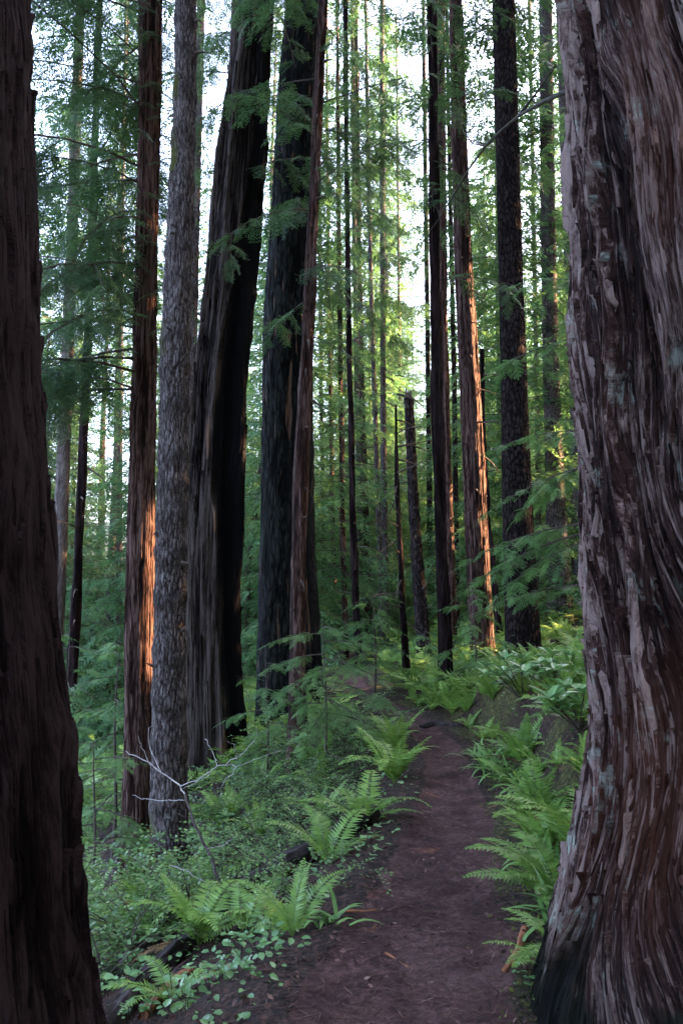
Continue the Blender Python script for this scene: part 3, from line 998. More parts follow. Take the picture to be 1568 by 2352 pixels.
# slim dark redwood right of the bend
rows = [(-100, 982, 1001), (0, 982, 1002), (300, 985, 1005), (600, 987, 1008), (900, 990, 1014), (1200, 998, 1024), (1400, 1003, 1032), (1550, 1006, 1040), (1640, 1000, 1048)]
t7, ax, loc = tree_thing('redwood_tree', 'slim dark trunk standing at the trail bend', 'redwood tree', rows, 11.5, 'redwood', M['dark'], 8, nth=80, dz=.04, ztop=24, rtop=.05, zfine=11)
add_crown(t7, crown(6.0, 23, 34, 2.0, 43, 'tall', SPRAY_MED, side=1.0, hang=.7, gap=.14, axis=ax))

# its neighbour behind
rows = [(-100, 1002, 1020), (300, 1003, 1022), (700, 1006, 1026), (1000, 1012, 1034), (1200, 1017, 1040), (1400, 1022, 1048), (1530, 1024, 1052)]
t7b, ax, loc = tree_thing('redwood_tree', 'brown trunk half hidden behind the slim dark trunk at the bend', 'redwood tree', rows, 17, 'redwood', M['redwood'], 9, nth=64, dz=.06, ztop=26, rtop=.05, zfine=15)
add_crown(t7b, crown(9, 25, 30, 2.2, 45, 'tall', SPRAY, gap=.15, axis=ax))

# sunlit redwood
rows = [(-100, 1031, 1060), (0, 1032, 1061), (300, 1037, 1069), (600, 1045, 1082), (800, 1053, 1095), (1000, 1060, 1108), (1200, 1068, 1117), (1400, 1076, 1128), (1500, 1080, 1136), (1560, 1080, 1146), (1640, 1072, 1158)]
t8, ax, loc = tree_thing('redwood_tree', 'reddish redwood with a long strip of sunlight down its right side', 'redwood tree', rows, 14, 'redwood', M['redwood'], 10, nth=130, dz=.03, ztop=30, rtop=.08, zfine=13, strips=(900, .25, 1.6, .02, .05, .018, R(265), R(100), 0, 12.5, flow_straight))
add_crown(t8, crown(9.5, 29, 34, 2.6, 47, 'tall', SPRAY, side=1.0, hang=.7, gap=.14, axis=ax))
add_stubs(t8, ax, .2, np.arange(3, 12, .6), 9, (.05, .4))

# big dark fir
rows = [(-100, 1128, 1178), (0, 1130, 1181), (300, 1137, 1190), (600, 1144, 1199), (800, 1148, 1207), (1000, 1151, 1214), (1200, 1154, 1224), (1400, 1158, 1236), (1520, 1160, 1246), (1600, 1156, 1256)]
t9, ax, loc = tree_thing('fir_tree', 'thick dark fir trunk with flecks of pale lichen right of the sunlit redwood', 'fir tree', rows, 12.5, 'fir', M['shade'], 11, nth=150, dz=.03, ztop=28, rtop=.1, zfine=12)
add_crown(t9, crown(10.0, 27, 34, 2.8, 49, 'tall', SPRAY, side=1.0, hang=.7, gap=.15, axis=ax))

rows = [(-100, 1236, 1266), (0, 1237, 1267), (300, 1239, 1271), (600, 1242, 1276), (900, 1247, 1284), (1100, 1252, 1295), (1300, 1254, 1306), (1420, 1254, 1316), (1500, 1250, 1322)]
t10, ax, loc = tree_thing('fir_tree', 'knotty grey fir with dark branch collars between the thick dark fir and the giant redwood', 'fir tree', rows, 18, 'fir', M['fir'], 12, nth=110, dz=.04, ztop=30, rtop=.08, rings=.75, zfine=16)
add_crown(t10, crown(8.0, 29, 44, 2.4, 51, 'tall', SPRAY, side=.6, hang=.7, gap=.15, axis=ax))
add_stubs(t10, ax, .2, np.arange(2, 14, .4), 10, (.1, .7))

rows = [(-100, 1273, 1292), (300, 1284, 1306), (600, 1295, 1319), (900, 1308, 1332), (1200, 1317, 1344), (1400, 1322, 1352)]
t11, ax, loc = tree_thing('fir_tree', 'thin pale fir leaning left just beside the giant redwood', 'fir tree', rows, 21, 'fir', M['fir'], 13, nth=80, dz=.06, ztop=30, rtop=.06, rings=.8, zfine=18)
add_crown(t11, crown(7.0, 29, 44, 2.0, 53, 'tall', SPRAY, gap=.15, axis=ax))

# broken-topped snag in the middle
rows = [(915, 928, 948), (1000, 931, 953), (1100, 935, 958), (1200, 940, 964), (1300, 945, 972), (1400, 951, 982), (1500, 957, 990), (1580, 955, 998)]
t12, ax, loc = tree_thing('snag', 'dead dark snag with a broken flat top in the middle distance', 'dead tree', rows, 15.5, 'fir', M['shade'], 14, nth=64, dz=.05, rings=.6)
zt = CAM_Z + (1352 - 915) / FPX * 15.5 - loc[2]
for q in range(7):
    mb = MB(); a = q * .9; c = ax(zt); hh = .10 + .22 * ((q * 37) % 10) / 10
    mb.tube(np.array([[c[0] + .055 * math.cos(a), .055 * math.sin(a), zt - .15], [c[0] + .055 * math.cos(a), .055 * math.sin(a), zt + hh * .5], [c[0] + .065 * math.cos(a), .065 * math.sin(a), zt + hh]]), [.042, .028, .004], 5)
    mb.build('splinter', [M['twig']], t12)
add_stubs(t12, ax, .11, np.arange(1, 6, .35), 12, (.1, .5))

# very thin dark dead pole
rows = [(930, 906, 911), (1100, 907, 914), (1300, 914, 925), (1450, 921, 934), (1560, 925, 944), (1620, 925, 948)]
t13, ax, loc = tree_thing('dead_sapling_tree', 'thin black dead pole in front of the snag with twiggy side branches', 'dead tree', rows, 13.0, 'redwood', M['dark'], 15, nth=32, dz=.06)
add_stubs(t13, ax, .03, np.arange(1, 5.2, .22), 14, (.3, .8))

# ------------------------------------------------------------------ thinner named trunks
CROWN_ME = [crown(8, 27, 40, 2.1, 60 + i, 'tall', SPRAY_DROOP, side=.8, hang=.7, gap=.15, slen=(.3, .6), lr=.008).mesh('crown', [M['needle'], M['twig']], False) for i in range(3)]
CROWN_LOW = [crown(3.0, 25, 60, 2.2, 70 + i, 'tall', SPRAY_DROOP, side=.5, hang=.7, gap=.16, slen=(.3, .6), lr=.008).mesh('crown', [M['needle'], M['twig']], False) for i in range(3)]


def slim(px, w, Y, label, kind='redwood', mat='far', seed=0, rings=0, low=False, cat='conifer', name='conifer_tree', group=None, top=28, stubs=True):
    rows = [(py, x - w * .5 * k, x + w * .5 * k) for py, x, k in px]
    r, ax, loc = tree_thing(name, label, cat, rows, Y, kind, M[mat], seed, group, nth=40, dz=.09, ztop=top, rtop=.04, rings=rings, zfine=14)
    o = link('crown', (CROWN_LOW if low else CROWN_ME)[seed % 3], r)
    c = ax(14.0); o.location = (float(c[0]), 0, 0); o.rotation_euler = (0, 0, seed * 1.3)
    if stubs: add_stubs(r, ax, w / FPX * Y * .5, np.arange(1.0, 9, .5), seed + 3, (.1, .7))
    return r


slim([(300, 776, .7), (640, 779, .8), (1200, 786, 1), (1530, 795, 1.1)], 11, 19, 'slender dark red trunk nearest the slim leaning redwood', mat='redwood', seed=21)
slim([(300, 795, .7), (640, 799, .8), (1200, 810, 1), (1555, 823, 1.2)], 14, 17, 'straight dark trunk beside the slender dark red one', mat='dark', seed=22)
slim([(400, 812, .7), (800, 818, .85), (1200, 826, 1), (1480, 835, 1.1)], 14, 26, 'pale brown trunk left of the reddish one in the middle distance', seed=23)
slim([(400, 822, .7), (950, 832, .9), (1200, 840, 1), (1480, 850, 1.1)], 14, 25, 'reddish brown trunk right of the pale brown one in the middle distance', mat='redwood', seed=24)
slim([(200, 842, .7), (650, 851, .8), (1100, 866, 1), (1500, 880, 1.1)], 11, 22, 'thin grey trunk with short twig stubs left of the pale fir', 'fir', 'fir', 25, .6)
slim([(0, 877, .8), (300, 877, .85), (1000, 880, 1), (1500, 887, 1.1)], 13, 23, 'very straight pale fir rising through the centre gap', 'fir', 'fir', 26, .9)
slim([(300, 912, .7), (900, 918, .9), (1450, 927, 1.1)], 8, 34, 'hair thin pale trunk behind the black dead pole', 'fir', 'far', 27)
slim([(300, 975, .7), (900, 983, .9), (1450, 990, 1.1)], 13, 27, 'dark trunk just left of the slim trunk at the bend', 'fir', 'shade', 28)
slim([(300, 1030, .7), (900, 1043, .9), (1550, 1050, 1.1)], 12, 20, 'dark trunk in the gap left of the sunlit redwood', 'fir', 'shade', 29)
slim([(1000, 1111, .6), (1200, 1121, .8), (1500, 1151, 1.2)], 13, 16, 'leaning dark stem close behind the sunlit redwood', mat='dark', seed=30, top=6.5)
slim([(300, 1140, .8), (1000, 1147, 1), (1450, 1149, 1.1)], 13, 26, 'distant trunk with a bright sunlit strip left of the thick dark fir', seed=31)
slim([(900, 1232, .9), (1400, 1240, 1.1)], 12, 24, 'thin grey trunk showing between two firs on the right', 'fir', 'far', 32)
slim([(400, 733, .8), (900, 737, .9), (1400, 745, 1.1)], 9, 30, 'thin far trunk just right of the blackened redwood', mat='dark', seed=33)
slim([(400, 752, .8), (900, 758, .9), (1400, 768, 1.1)], 9, 27, 'thin brown far trunk left of the slender dark red one', mat='redwood', seed=34)
slim([(300, 175, .8), (560, 166, .9), (900, 152, 1), (1300, 137, 1.15), (1500, 128, 1.2)], 29, 17, 'pale grey fir seen in the bright gap beside the near dark trunk', 'fir', 'far', 35, .9)
slim([(300, 219, .7), (640, 208, .8), (1000, 193, 1), (1300, 180, 1.1), (1600, 164, 1.3), (1780, 150, 1.5)], 20, 13, 'dark slender trunk in the bright gap left of the sun patched redwood', mat='dark', seed=36)
slim([(600, 280, .8), (1200, 275, 1), (1500, 272, 1.1)], 12, 30, 'thin pale trunk left of the sun patched redwood', 'fir', 'far', 37)
slim([(0, 462, .8), (500, 449, .9), (1100, 434, 1.1), (1500, 430, 1.2)], 22, 16, 'pale trunk peeking between the grey fir and the burnt snag', 'fir', 'fir', 38, .9)
slim([(300, 700, .8), (1300, 570, 1), (1500, 566, 1.1)], 12, 24, 'thin leaning trunk in the gap between the two burnt redwoods', 'fir', 'far', 39)

# ------------------------------------------------------------------ background conifers


def proto_tree(name, H, r, cr, bark, seed, nth=20):
    z = np.linspace(-.6, H, 40)
    zxr = [(float(a), .10 * math.sin(a * .3 + seed), r * (1 - .88 * max(0, a) / H) * (1 + .35 * math.exp(-max(0, a) / .5))) for a in z]
    me, loc, ax = trunk(zxr, 0, 'fir', M[bark], seed, nth=nth, dz=.12, zbot=-.6, zfine=min(H, 12))
    root = empty(name, (0, 0, 0))
    t = link('trunk', me, root); t.location = tuple(loc)
    return root, ax


PROT = []
rt, ax = proto_tree('hemlock_tree', 7.5, .07, 0, 'far', 81)
crown(.3, 7.5, 96, 2.0, 82, 'cone', SPRAY_DROOP, gap=.12, slen=(.30, .55), lr=.006, hang=.7).build('crown', [M['hemlock'], M['twig']], rt, False); PROT.append(rt)
rt, ax = proto_tree('hemlock_tree', 13, .075, 0, 'far', 83)
crown(.6, 13, 170, 2.9, 84, 'cone', SPRAY_DROOP, gap=.14, slen=(.36, .66), lr=.007, hang=.7).build('crown', [M['hemlock'], M['twig']], rt, False); PROT.append(rt)
rt, ax = proto_tree('hemlock_tree', 22, .13, 0, 'far', 85)
crown(1.5, 22, 230, 3.6, 86, 'cone', SPRAY_DROOP, gap=.15, slen=(.4, .75), lr=.007, hang=.7).build('crown', [M['needle'], M['twig']], rt, False); PROT.append(rt)
rt, ax = proto_tree('redwood_tree', 38, .34, 0, 'redwood', 87)
crown(11, 38, 150, 3.6, 88, 'tall', SPRAY_BIG, gap=.20, slen=(.45, .8), lr=.008).build('crown', [M['needle'], M['twig']], rt, False); PROT.append(rt)
rt, ax = proto_tree('fir_tree', 33, .22, 0, 'fir', 89)
crown(14, 33, 120, 2.8, 90, 'tall', SPRAY_BIG, gap=.20, slen=(.4, .7), lr=.008).build('crown', [M['needle'], M['twig']], rt, False); PROT.append(rt)
KIND = ['small leafy hemlock with boughs down to the ground', 'bushy hemlock', 'tall full hemlock', 'tall redwood with a high crown', 'slender fir with a high crown']
CATS = ['hemlock', 'hemlock', 'hemlock', 'redwood tree', 'fir tree']
used = [0] * 5


def put_tree(k, x, y, sc, rz, where):
    lab = KIND[k] + ' ' + where
    grp = CATS[k] + 's ' + where
    loc = (x, y, gz1(x, y) - .1)
    if not used[k]:
        o = PROT[k]; o.location = loc; o.rotation_euler = (0, 0, rz); o.scale = (sc,) * 3
    else:
        o = copy_thing(PROT[k], loc, rz, sc)
    used[k] += 1
    tag(o, lab, CATS[k], grp)


rng = np.random.RandomState(11)
placed = []


def scatter(n, y0, y1, kinds, wts, dmin, spread=.50, avoid=True):
    c = 0; tries = 0
    while c < n and tries < n * 60:
        tries += 1
        y = math.sqrt(rng.uniform(y0 ** 2, y1 ** 2)); x = rng.uniform(-spread, spread) * y + (rng.uniform(-2, 2))
        if any((x - a) ** 2 + (y - b) ** 2 < dmin ** 2 for a, b in placed): continue
        if x < -.25 * y and y < 60 and rng.rand() < .6: continue
        k = rng.choice(kinds, p=wts)
        side = 'left' if x < -.18 * y else ('right' if x > .18 * y else 'centre')
        far = 'in the near woods' if y < 28 else ('deep in the woods' if y < 48 else 'far back')
        put_tree(k, x, y, rng.uniform(.8, 1.2), rng.uniform(0, 6.28), far + ', ' + side)
        placed.append((x, y)); c += 1


for (x, y) in ((-9.5, 33), (10.5, 34), (2.4, 41), (-3.4, 38), (13, 44)):
    put_tree(4, x, y, 1.0, x, 'deep in the woods'); placed.append((x, y))
scatter(26, 18, 30, [0, 1, 2], [.5, .36, .14], 1.5)
scatter(84, 28, 50, [0, 1, 2, 3, 4], [.32, .56, .12, .0, .0], 1.7)
scatter(120, 48, 85, [1, 2, 3], [.70, .25, .05], 1.9)
# unseen woods behind and beside the camera, added to shade trail and trunks
rng = np.random.RandomState(77)
for i in range(15):
    y = rng.uniform(-26, 5); x = rng.uniform(-24, 12)
    if abs(x) < 2.2 or (y > -2 and abs(x) < 3.5 + .5 * max(0, y)): continue
    put_tree(int(rng.choice([1, 2, 3], p=[.3, .45, .25])), x, y, rng.uniform(.9, 1.2), rng.uniform(0, 6.28), 'added behind the camera for shade')
for (x, y) in ((-1.8, -4), (2.6, -5), (1.5, -16)):
    put_tree(2, x, y, 1.1, x, 'added behind the camera for shade')

# unseen trees added on the right slope to block sun, crowns opened for shafts
rng = np.random.RandomState(21)
for i, (x, y) in enumerate([(8.5, 2.), (9.5, 5.2), (10.2, 8.4), (11.2, 11.4), (12.2, 14.5), (13.5, 18), (15., 21.5), (11.5, -1.5), (13.5, 3.6), (14.5, 7.), (15.5, 10.2), (16.5, 13.6), (17.5, 17), (19, 21), (9, -4), (20, 26), (22, 31), (9.6, 3.6), (11.6, 6.9), (12.9, 9.9), (11.0, .3), (13.2, 13.7), (15.5, 5.2), (14.5, 1.)]):
    z = gz1(x, y); H = 24
    r = empty('redwood_tree', (x, y, z)); tag(r, 'unseen dense redwood added right of the frame to block the sun', 'redwood tree', 'added sun blocking redwoods on the slope to the right')
    zr = [(float(a), x, .3 * (1 - .85 * max(0, a) / H)) for a in np.linspace(-.6, H, 20)]
    me, loc, ax = trunk([(a + z, b, c) for a, b, c in zr], y, 'redwood', M['redwood'], 100 + i, nth=20, dz=.2, zbot=z - .6)
    r.location = tuple(loc); link('trunk', me, r)
    carve_off = loc.copy()
    add_crown(r, crown(.4, H, 150, 3.4, 120 + i, 'flat', SPRAY_BIG, gap=.20, slen=(.7, 1.05), carve=True))
    carve_off = np.zeros(3)

# ------------------------------------------------------------------ young hemlocks near the trail (fine needles)


def bough_tree(name, label, loc, H, r, boughs, seed, leaf='bough', cat='hemlock sapling', group=None, z=SPRAY_FINE, gap=.085, slen=(.14, .34), lean=(0, 0)):
    """a young hemlock; boughs are (height, azimuth, length, elevation)"""
    root = empty(name, loc); tag(root, label, cat, group)
    rg = np.random.RandomState(seed)
    mb = MB()
    zz = np.linspace(-.3, H, 12)
    P = np.stack([lean[0] * (zz / H) ** 2 + .02 * np.sin(zz * 3), lean[1] * (zz / H) ** 2, zz], -1)
    mb.tube(P, np.linspace(r, .004, 12), 8)
    mb.build('trunk', [M['twig']], root)
    for (h, az, L, el) in boughs:
        mb = MB(); rec = []
        b = [np.interp(h, zz, P[:, 0]), np.interp(h, zz, P[:, 1]), h]
        C = limb_curve(b, az, el, L, R(28), 9, rg)
        mb.tube(C, np.linspace(.004 + L * .005, .002, 9), 5, 1)
        dress_limb(rec, C, rg, gap, .18, (slen[0], slen[1] * min(1.3, .5 + L * .4)), (45, 62), .2)
        # side limbs
        for q in range(int(L * 5)):
            i = rg.randint(2, 7); sg = 1 if q % 2 else -1
            C2 = limb_curve(C[i], az + sg * rg.uniform(.5, .9), el - R(12), L * rg.uniform(.25, .45) * (1 - i / 11), R(25), 6, rg)
            mb.tube(C2, np.linspace(.004, .0015, 6), 4, 1)
            dress_limb(rec, C2, rg, gap, .1, (slen[0] * .8, slen[1] * .7), (45, 62), .2)
        emit(mb, rec, z, 0, rg)
        mb.build('bough', [M[leaf], M['twig']], root, False)
    return root


def to(px, py, Y): return at(px, py, Y)


# behind the giant, boughs hanging left across the firs
T = to(1400, 1500, 6.2); T[2] = gz1(T[0], T[1])
zof = lambda py: CAM_Z + (1352 - py) / FPX * 6.2 - T[2]
PI = math.pi
bough_tree('hemlock_tree', 'young hemlock half hidden by the giant redwood, its boughs hanging left over the firs', T, 4.2, .035,
           [(zof(985), PI * 1.02, .95, R(5)), (zof(1060), PI * .98, 1.0, R(-8)), (zof(1045), PI * .9, .8, R(-18)), (zof(1200), PI * 1.02, 1.15, R(0)), (zof(1230), PI * 1.05, 1.0, R(-12)), (zof(1215), PI * .95, 1.2, R(-8)),
            (zof(1345), PI * .98, 1.0, R(5)), (3.0, PI * .9, .9, R(0)), (3.4, PI * 1.1, .7, R(10)), (2.5, .3, .8, 0), (1.5, .8, .9, 0), (1.2, -.9, .9, 0), (3.7, 1.2, .5, .3)], 5)
# between the burnt redwood and the trail
T = to(745, 1640, 8.3); T[2] = gz1(T[0], T[1])
zof = lambda py: CAM_Z + (1352 - py) / FPX * 8.3 - T[2]
bg_ = [(zof(1455), PI * 1.1, .55, R(8)), (zof(1470), .2, .6, R(5)), (zof(1500), PI * .95, .65, R(0)), (zof(1510), -.5, .65, 0), (zof(1540), PI * 1.25, .7, -.05), (zof(1560), -.2, .75, -.05),
       (zof(1585), PI * 1.0, .7, -.05), (zof(1600), -.8, .75, -.05), (zof(1440), -1.2, .4, .2), (zof(1620), PI * 1.4, .7, -.1), (zof(1630), .1, .8, -.1), (zof(1520), -1.6, .6, 0), (zof(1575), -1.9, .6, 0)]
bough_tree('hemlock_tree', 'young bright green hemlock at the foot of the slim leaning redwood', T, zof(1420), .02, bg_, 6)
T = to(612, 1680, 9.0); T[2] = gz1(T[0], T[1])
zof = lambda py: CAM_Z + (1352 - py) / FPX * 9.0 - T[2]
bough_tree('hemlock_tree', 'small hemlock between the burnt snag and the blackened redwood', T, zof(1480), .015,
           [(zof(1520 + 26 * i), i * 2.4, .35 + .03 * i, R(4)) for i in range(8)], 7)
# left, in front of the bright gap
for (px, py, Y, top, n, sd, lab) in ((215, 1880, 6.8, 1690, 9, 8, 'young hemlock with flat drooping boughs below the sun patched redwood'),
                                     (265, 1760, 9.5, 1440, 16, 9, 'taller young hemlock in the ravine left of the sun patched redwood'),
                                     (150, 1700, 11, 1420, 15, 10, 'young hemlock in the ravine beside the near dark trunk'),
                                     (860, 1600, 12.5, 1350, 14, 12, 'young hemlock just left of the trail bend'),
                                     (975, 1560, 15, 1440, 9, 13, 'low hemlock behind the slim dark trunk at the bend'),
                                     (1090, 1560, 11.2, 1330, 12, 14, 'twiggy young hemlock in front of the sunlit redwood')):
    T = to(px, py, Y); T[2] = gz1(T[0], T[1])
    Ht = CAM_Z + (1352 - top) / FPX * Y - T[2]
    rg = np.random.RandomState(sd)
    bough_tree('hemlock_tree', lab, T, Ht, .012 + .006 * Ht, [(Ht * (.18 + .8 * i / n), i * 2.4 + rg.uniform(-.4, .4), (.32 + .45 * (1 - i / n)) * min(1.5, .6 + Ht * .25), R(rg.uniform(-8, 12))) for i in range(n)], sd,
               z=SPRAY_FINE if Y < 8 else SPRAY, gap=.10, slen=(.16, .36))

# ------------------------------------------------------------------ ferns


def frond_mesh(L, rise, arch, seed, n=24, wmax=.13, mat='fern'):
    """a sword fern frond from the crown outwards along +X"""
    r = np.random.RandomState(seed); mb = MB()
    m = 14; s = np.linspace(0, 1, m)
    e = rise - arch * s ** 1.2
    P = np.zeros((m, 3)); side = r.uniform(-.25, .25)
    for k in range(1, m):
        P[k] = P[k - 1] + L / (m - 1) * np.array([math.cos(e[k]) * math.cos(side * s[k]), math.cos(e[k]) * math.sin(side * s[k]), math.sin(e[k])])
    mb.tube(P, np.linspace(.0035, .001, m), 4, 0, .35)
    it = []; T = np.gradient(P, axis=0)
    for k in range(n):
        f = .10 + .89 * (k + .5) / n
        q = f * (m - 1); i = min(m - 2, int(q)); o = P[i] + (P[i + 1] - P[i]) * (q - i)
        t = T[i] / np.linalg.norm(T[i]); sd = np.cross(np.array([0, 0, 1.]), t); sd /= np.linalg.norm(sd) + 1e-9
        nrm = np.cross(t, sd)
        w = wmax * (min(1, (f - .04) / .22)) ** .7 * (1 - ((f - .3) / .7) ** 2 * .93 if f > .3 else 1) * L / .75
        for sg in (-1, 1):
            d = sd * sg + t * (.22 + .5 * f) - nrm * r.uniform(.0, .35)
            it.append(diamond(o, d, nrm + r.normal(size=3) * .12, w * r.uniform(.9, 1.08), .0185 * L / .75 * (1 - .45 * f), .25))
    V, Q = leafset(it)
    mb.add(V, Q, 0, np.repeat(np.clip(r.normal(.5, .12, len(it)), 0, 1), 4))
    return mb.mesh('frond', [M[mat], M['mossy']], False)


M['deadfern'] = leaf_mat('withered fern', (.05, .024, .010), (.12, .062, .024), (.22, .13, .05), .2, .7, .2)
DEADFR = [frond_mesh(.7, R(25), R(75), 21, mat='deadfern'), frond_mesh(.6, R(10), R(50), 22, mat='deadfern')]
FR = [frond_mesh(.78, R(62), R(75), 1), frond_mesh(.70, R(50), R(70), 2), frond_mesh(.85, R(70), R(95), 3), frond_mesh(.62, R(38), R(55), 4), frond_mesh(.75, R(78), R(45), 5)]


def fern(label, x, y, n=9, size=1, seed=0, az=None, kinds=None, group=None, dz=0.0, lift=0):
    rg = np.random.RandomState(seed)
    root = empty('sword_fern', (x, y, gz1(x, y) + dz - .01))
    tag(root, label, 'fern', group)
    for k in range(n):
        o = link('frond', FR[rg.choice(kinds) if kinds else rg.randint(len(FR))], root)
        a = (az[0] + (az[1] - az[0]) * (k + rg.uniform(.2, .8)) / n) if az else 2 * PI * (k + rg.uniform(-.3, .3)) / n
        o.rotation_euler = (rg.uniform(-.2, .2), rg.uniform(-.22, .12) - lift, a)
        s = size * rg.uniform(.75, 1.12); o.scale = (s, s, s)
    for k in range(rg.randint(0, 3)):
        o = link('withered_frond', DEADFR[k], root); a = rg.uniform(*az) if az else rg.uniform(0, 6.28)
        o.rotation_euler = (0, 0, a); o.scale = (size * .8,) * 3; o['label'] = 'withered brown frond'
    return root


def fern_px(label, px, py, **k):
    p = ground_hit(px, py); return fern(label, p[0], p[1], **k)


# the ones that stand out, left of the trail
fern_px('sword fern with tall fanned fronds standing by the sticks at the trail\'s near left edge', 672, 2150, n=8, size=.52, seed=1, az=(.6, 2.9), kinds=[4, 0, 1])
fern_px('large sword fern clump with many upright fronds beside the near dark trunk', 455, 2170, n=11, size=.72, seed=2, kinds=[0, 4, 2, 1])
fern_px('sword fern behind the big left clump, fronds leaning left', 330, 2170, n=9, size=.65, seed=3, kinds=[0, 1, 2])
fern_px('small arching sword fern draped over the fallen log', 755, 1990, n=6, size=.75, seed=4, az=(.2, 3.6), kinds=[0, 2, 1])
fern_px('bright sword fern arching over the trail\'s left edge halfway along', 835, 1900, n=9, size=.72, seed=5, kinds=[0, 2, 1])
fern_px('sword fern with pointed fronds left of the narrowing trail', 905, 1800, n=10, size=.78, seed=6, kinds=[0, 4, 2])
fern_px('sword fern close under the trail\'s left edge near the bend', 905, 1735, n=9, size=.75, seed=7, kinds=[4, 0, 2])
fern_px('sword fern poking out below the middle of the fallen log', 560, 2150, n=5, size=.62, seed=8, az=(-1.2, 2.2), kinds=[1, 3, 0])
fern_px('drooping low fern at the bottom of the picture beside the split log', 400, 2300, n=6, size=.55, seed=9, kinds=[1, 3])
# right of the trail
fern_px('large sword fern reaching over the trail from the giant redwood\'s foot', 1285, 2065, n=10, size=.85, seed=10, az=(PI * .55, PI * 1.5), kinds=[0, 1, 2, 3])
fern_px('sword fern hugging the giant redwood below the large one', 1300, 2190, n=6, size=.52, seed=11, az=(PI * .7, PI * 1.6), kinds=[1, 3, 0])
fern_px('small bright fern tips at the base of the giant redwood', 1268, 2240, n=4, size=.5, seed=12, az=(PI * 1.0, PI * 1.5), kinds=[3, 1])
fern_px('upright sword fern beside the left face of the giant redwood', 1275, 1960, n=6, size=.6, seed=13, az=(PI * .2, PI * 1.5), kinds=[4, 0, 1])
fern_px('spreading sword fern on the mossy shoulder in front of the bank', 1235, 1880, n=6, size=.55, seed=14, kinds=[1, 3, 0])
fern_px('sword fern at the foot of the bank with fronds to the trail', 1170, 1800, n=6, size=.5, seed=15, kinds=[1, 3, 0])
fern_px('sword fern against the giant redwood at bank height', 1345, 1780, n=5, size=.55, seed=16, az=(PI * .6, PI * 1.5), kinds=[1, 0])

FERN_ME = []
for i in range(4):
    rg = np.random.RandomState(40 + i); Vs = []; Qs = []; Ms = []; Ts = []; nn = 0
    for k in range(11):
        me = FR[rg.randint(len(FR))] if k < 10 else DEADFR[i % 2]
        v = np.zeros(len(me.vertices) * 3, np.float32); me.vertices.foreach_get('co', v); v = v.reshape(-1, 3)
        q = np.zeros(len(me.loops), np.int32); me.loops.foreach_get('vertex_index', q); q = q.reshape(-1, 4)
        mi = np.zeros(len(me.polygons), np.int32); me.polygons.foreach_get('material_index', mi)
        tt = np.zeros(len(v), np.float32); me.attributes['tint'].data.foreach_get('value', tt)
        mt = np.array(Euler((rg.uniform(-.2, .2), rg.uniform(-.25, .12), 2 * PI * k / 11 + rg.uniform(-.3, .3))).to_matrix()) * rg.uniform(.7, 1.1)
        Vs.append(v @ mt.T); Qs.append(q + nn); Ms.append(mi + (k == 10)); Ts.append(np.clip(tt + rg.normal() * .15, 0, 1)); nn += len(v)
    FERN_ME.append(raw_mesh('sword_fern', np.concatenate(Vs), np.concatenate(Qs), [M['fern'], M['deadfern']], np.concatenate(Ms), False, {'tint': np.concatenate(Ts)}))

rng = np.random.RandomState(31)
nf = 0; spots = []
tries = 0
LOGL = [ground_hit(a, b)[:2] for a, b in ((535, 2095), (585, 2060), (640, 2025), (690, 1992), (740, 1960), (800, 1922), (320, 2280), (370, 2235), (420, 2190), (460, 2160))]
BIG = [(float(a[0] + .06), float(a[1] - .16), .34) for a in LOGL] + [(-1.4, 6.6, .35), (-2.04, 8, .4), (-1.74, 11, .8), (-.8, 12, .8), (1.45, 3.15, 1.0), (2.6, 14, .5), (2.9, 12.5, .5), (1.5, 11.5, .3), (-1.5, 2.7, .7)]
while nf < 130 and tries < 6000:
    tries += 1
    y = rng.uniform(3.6, 13) if nf < 72 else rng.uniform(12, 30)
    x = rng.uniform(-.46, .46) * y
    d = float(trail_d(x, y)); hw = float(trail_hw(y))
    if abs(d) < hw + .28: continue
    if -1.6 < d < 0 and y < 8 and rng.rand() < .8: continue      # shrubs own this strip
    if d < 0 and y < 5.2: continue
    if d > 0 and y < 4.6 and d < 1.0: continue
    if 5 < y < 11 and hw + .25 < d < hw + .8 and rng.rand() < .3: continue
    if any((x - a) ** 2 + (y - b) ** 2 < .42 for a, b in spots) or any((x - a) ** 2 + (y - b) ** 2 < c * c for a, b, c in BIG): continue
    spots.append((x, y))
    o = link('sword_fern', FERN_ME[nf % 4], None, (x, y, gz1(x, y) - .02))
    o.rotation_euler = (rng.uniform(-.1, .1), rng.uniform(-.1, .1), rng.uniform(0, 6.28)); o.scale = (rng.uniform(.5, .95),) * 3
    side = 'on the bank right of the trail' if d > 0 else 'on the slope left of the trail'
    far = 'near the trail' if y < 8.5 else ('by the bend' if y < 13 else 'on the forest floor beyond the bend')
    tag(o, 'arching sword fern ' + (side + ' ' + far if y < 13 else far), 'fern', 'sword ferns ' + (side + ' ' + far if y < 13 else far))
    nf += 1

rng = np.random.RandomState(35); nb = 0
while nb < 70:
    y = rng.uniform(4.6, 11.5); x = float(trail_x(y) + trail_hw(y)) + rng.uniform(.22, 1.7)
    if x > .42 * y or any((x - a) ** 2 + (y - b) ** 2 < .07 for a, b in spots) or any((x - a) ** 2 + (y - b) ** 2 < c * c for a, b, c in BIG): continue
    spots.append((x, y)); nb += 1
    o = link('sword_fern', FERN_ME[nb % 4], None, (x, y, gz1(x, y) - .01)); o.rotation_euler = (rng.uniform(-.1, .1), rng.uniform(-.45, -.1), rng.uniform(2.2, 4.2)); o.scale = (rng.uniform(.32, .62),) * 3
    tag(o, 'small fern hanging on the dark bank face right of the trail', 'fern', 'small ferns on the bank face')

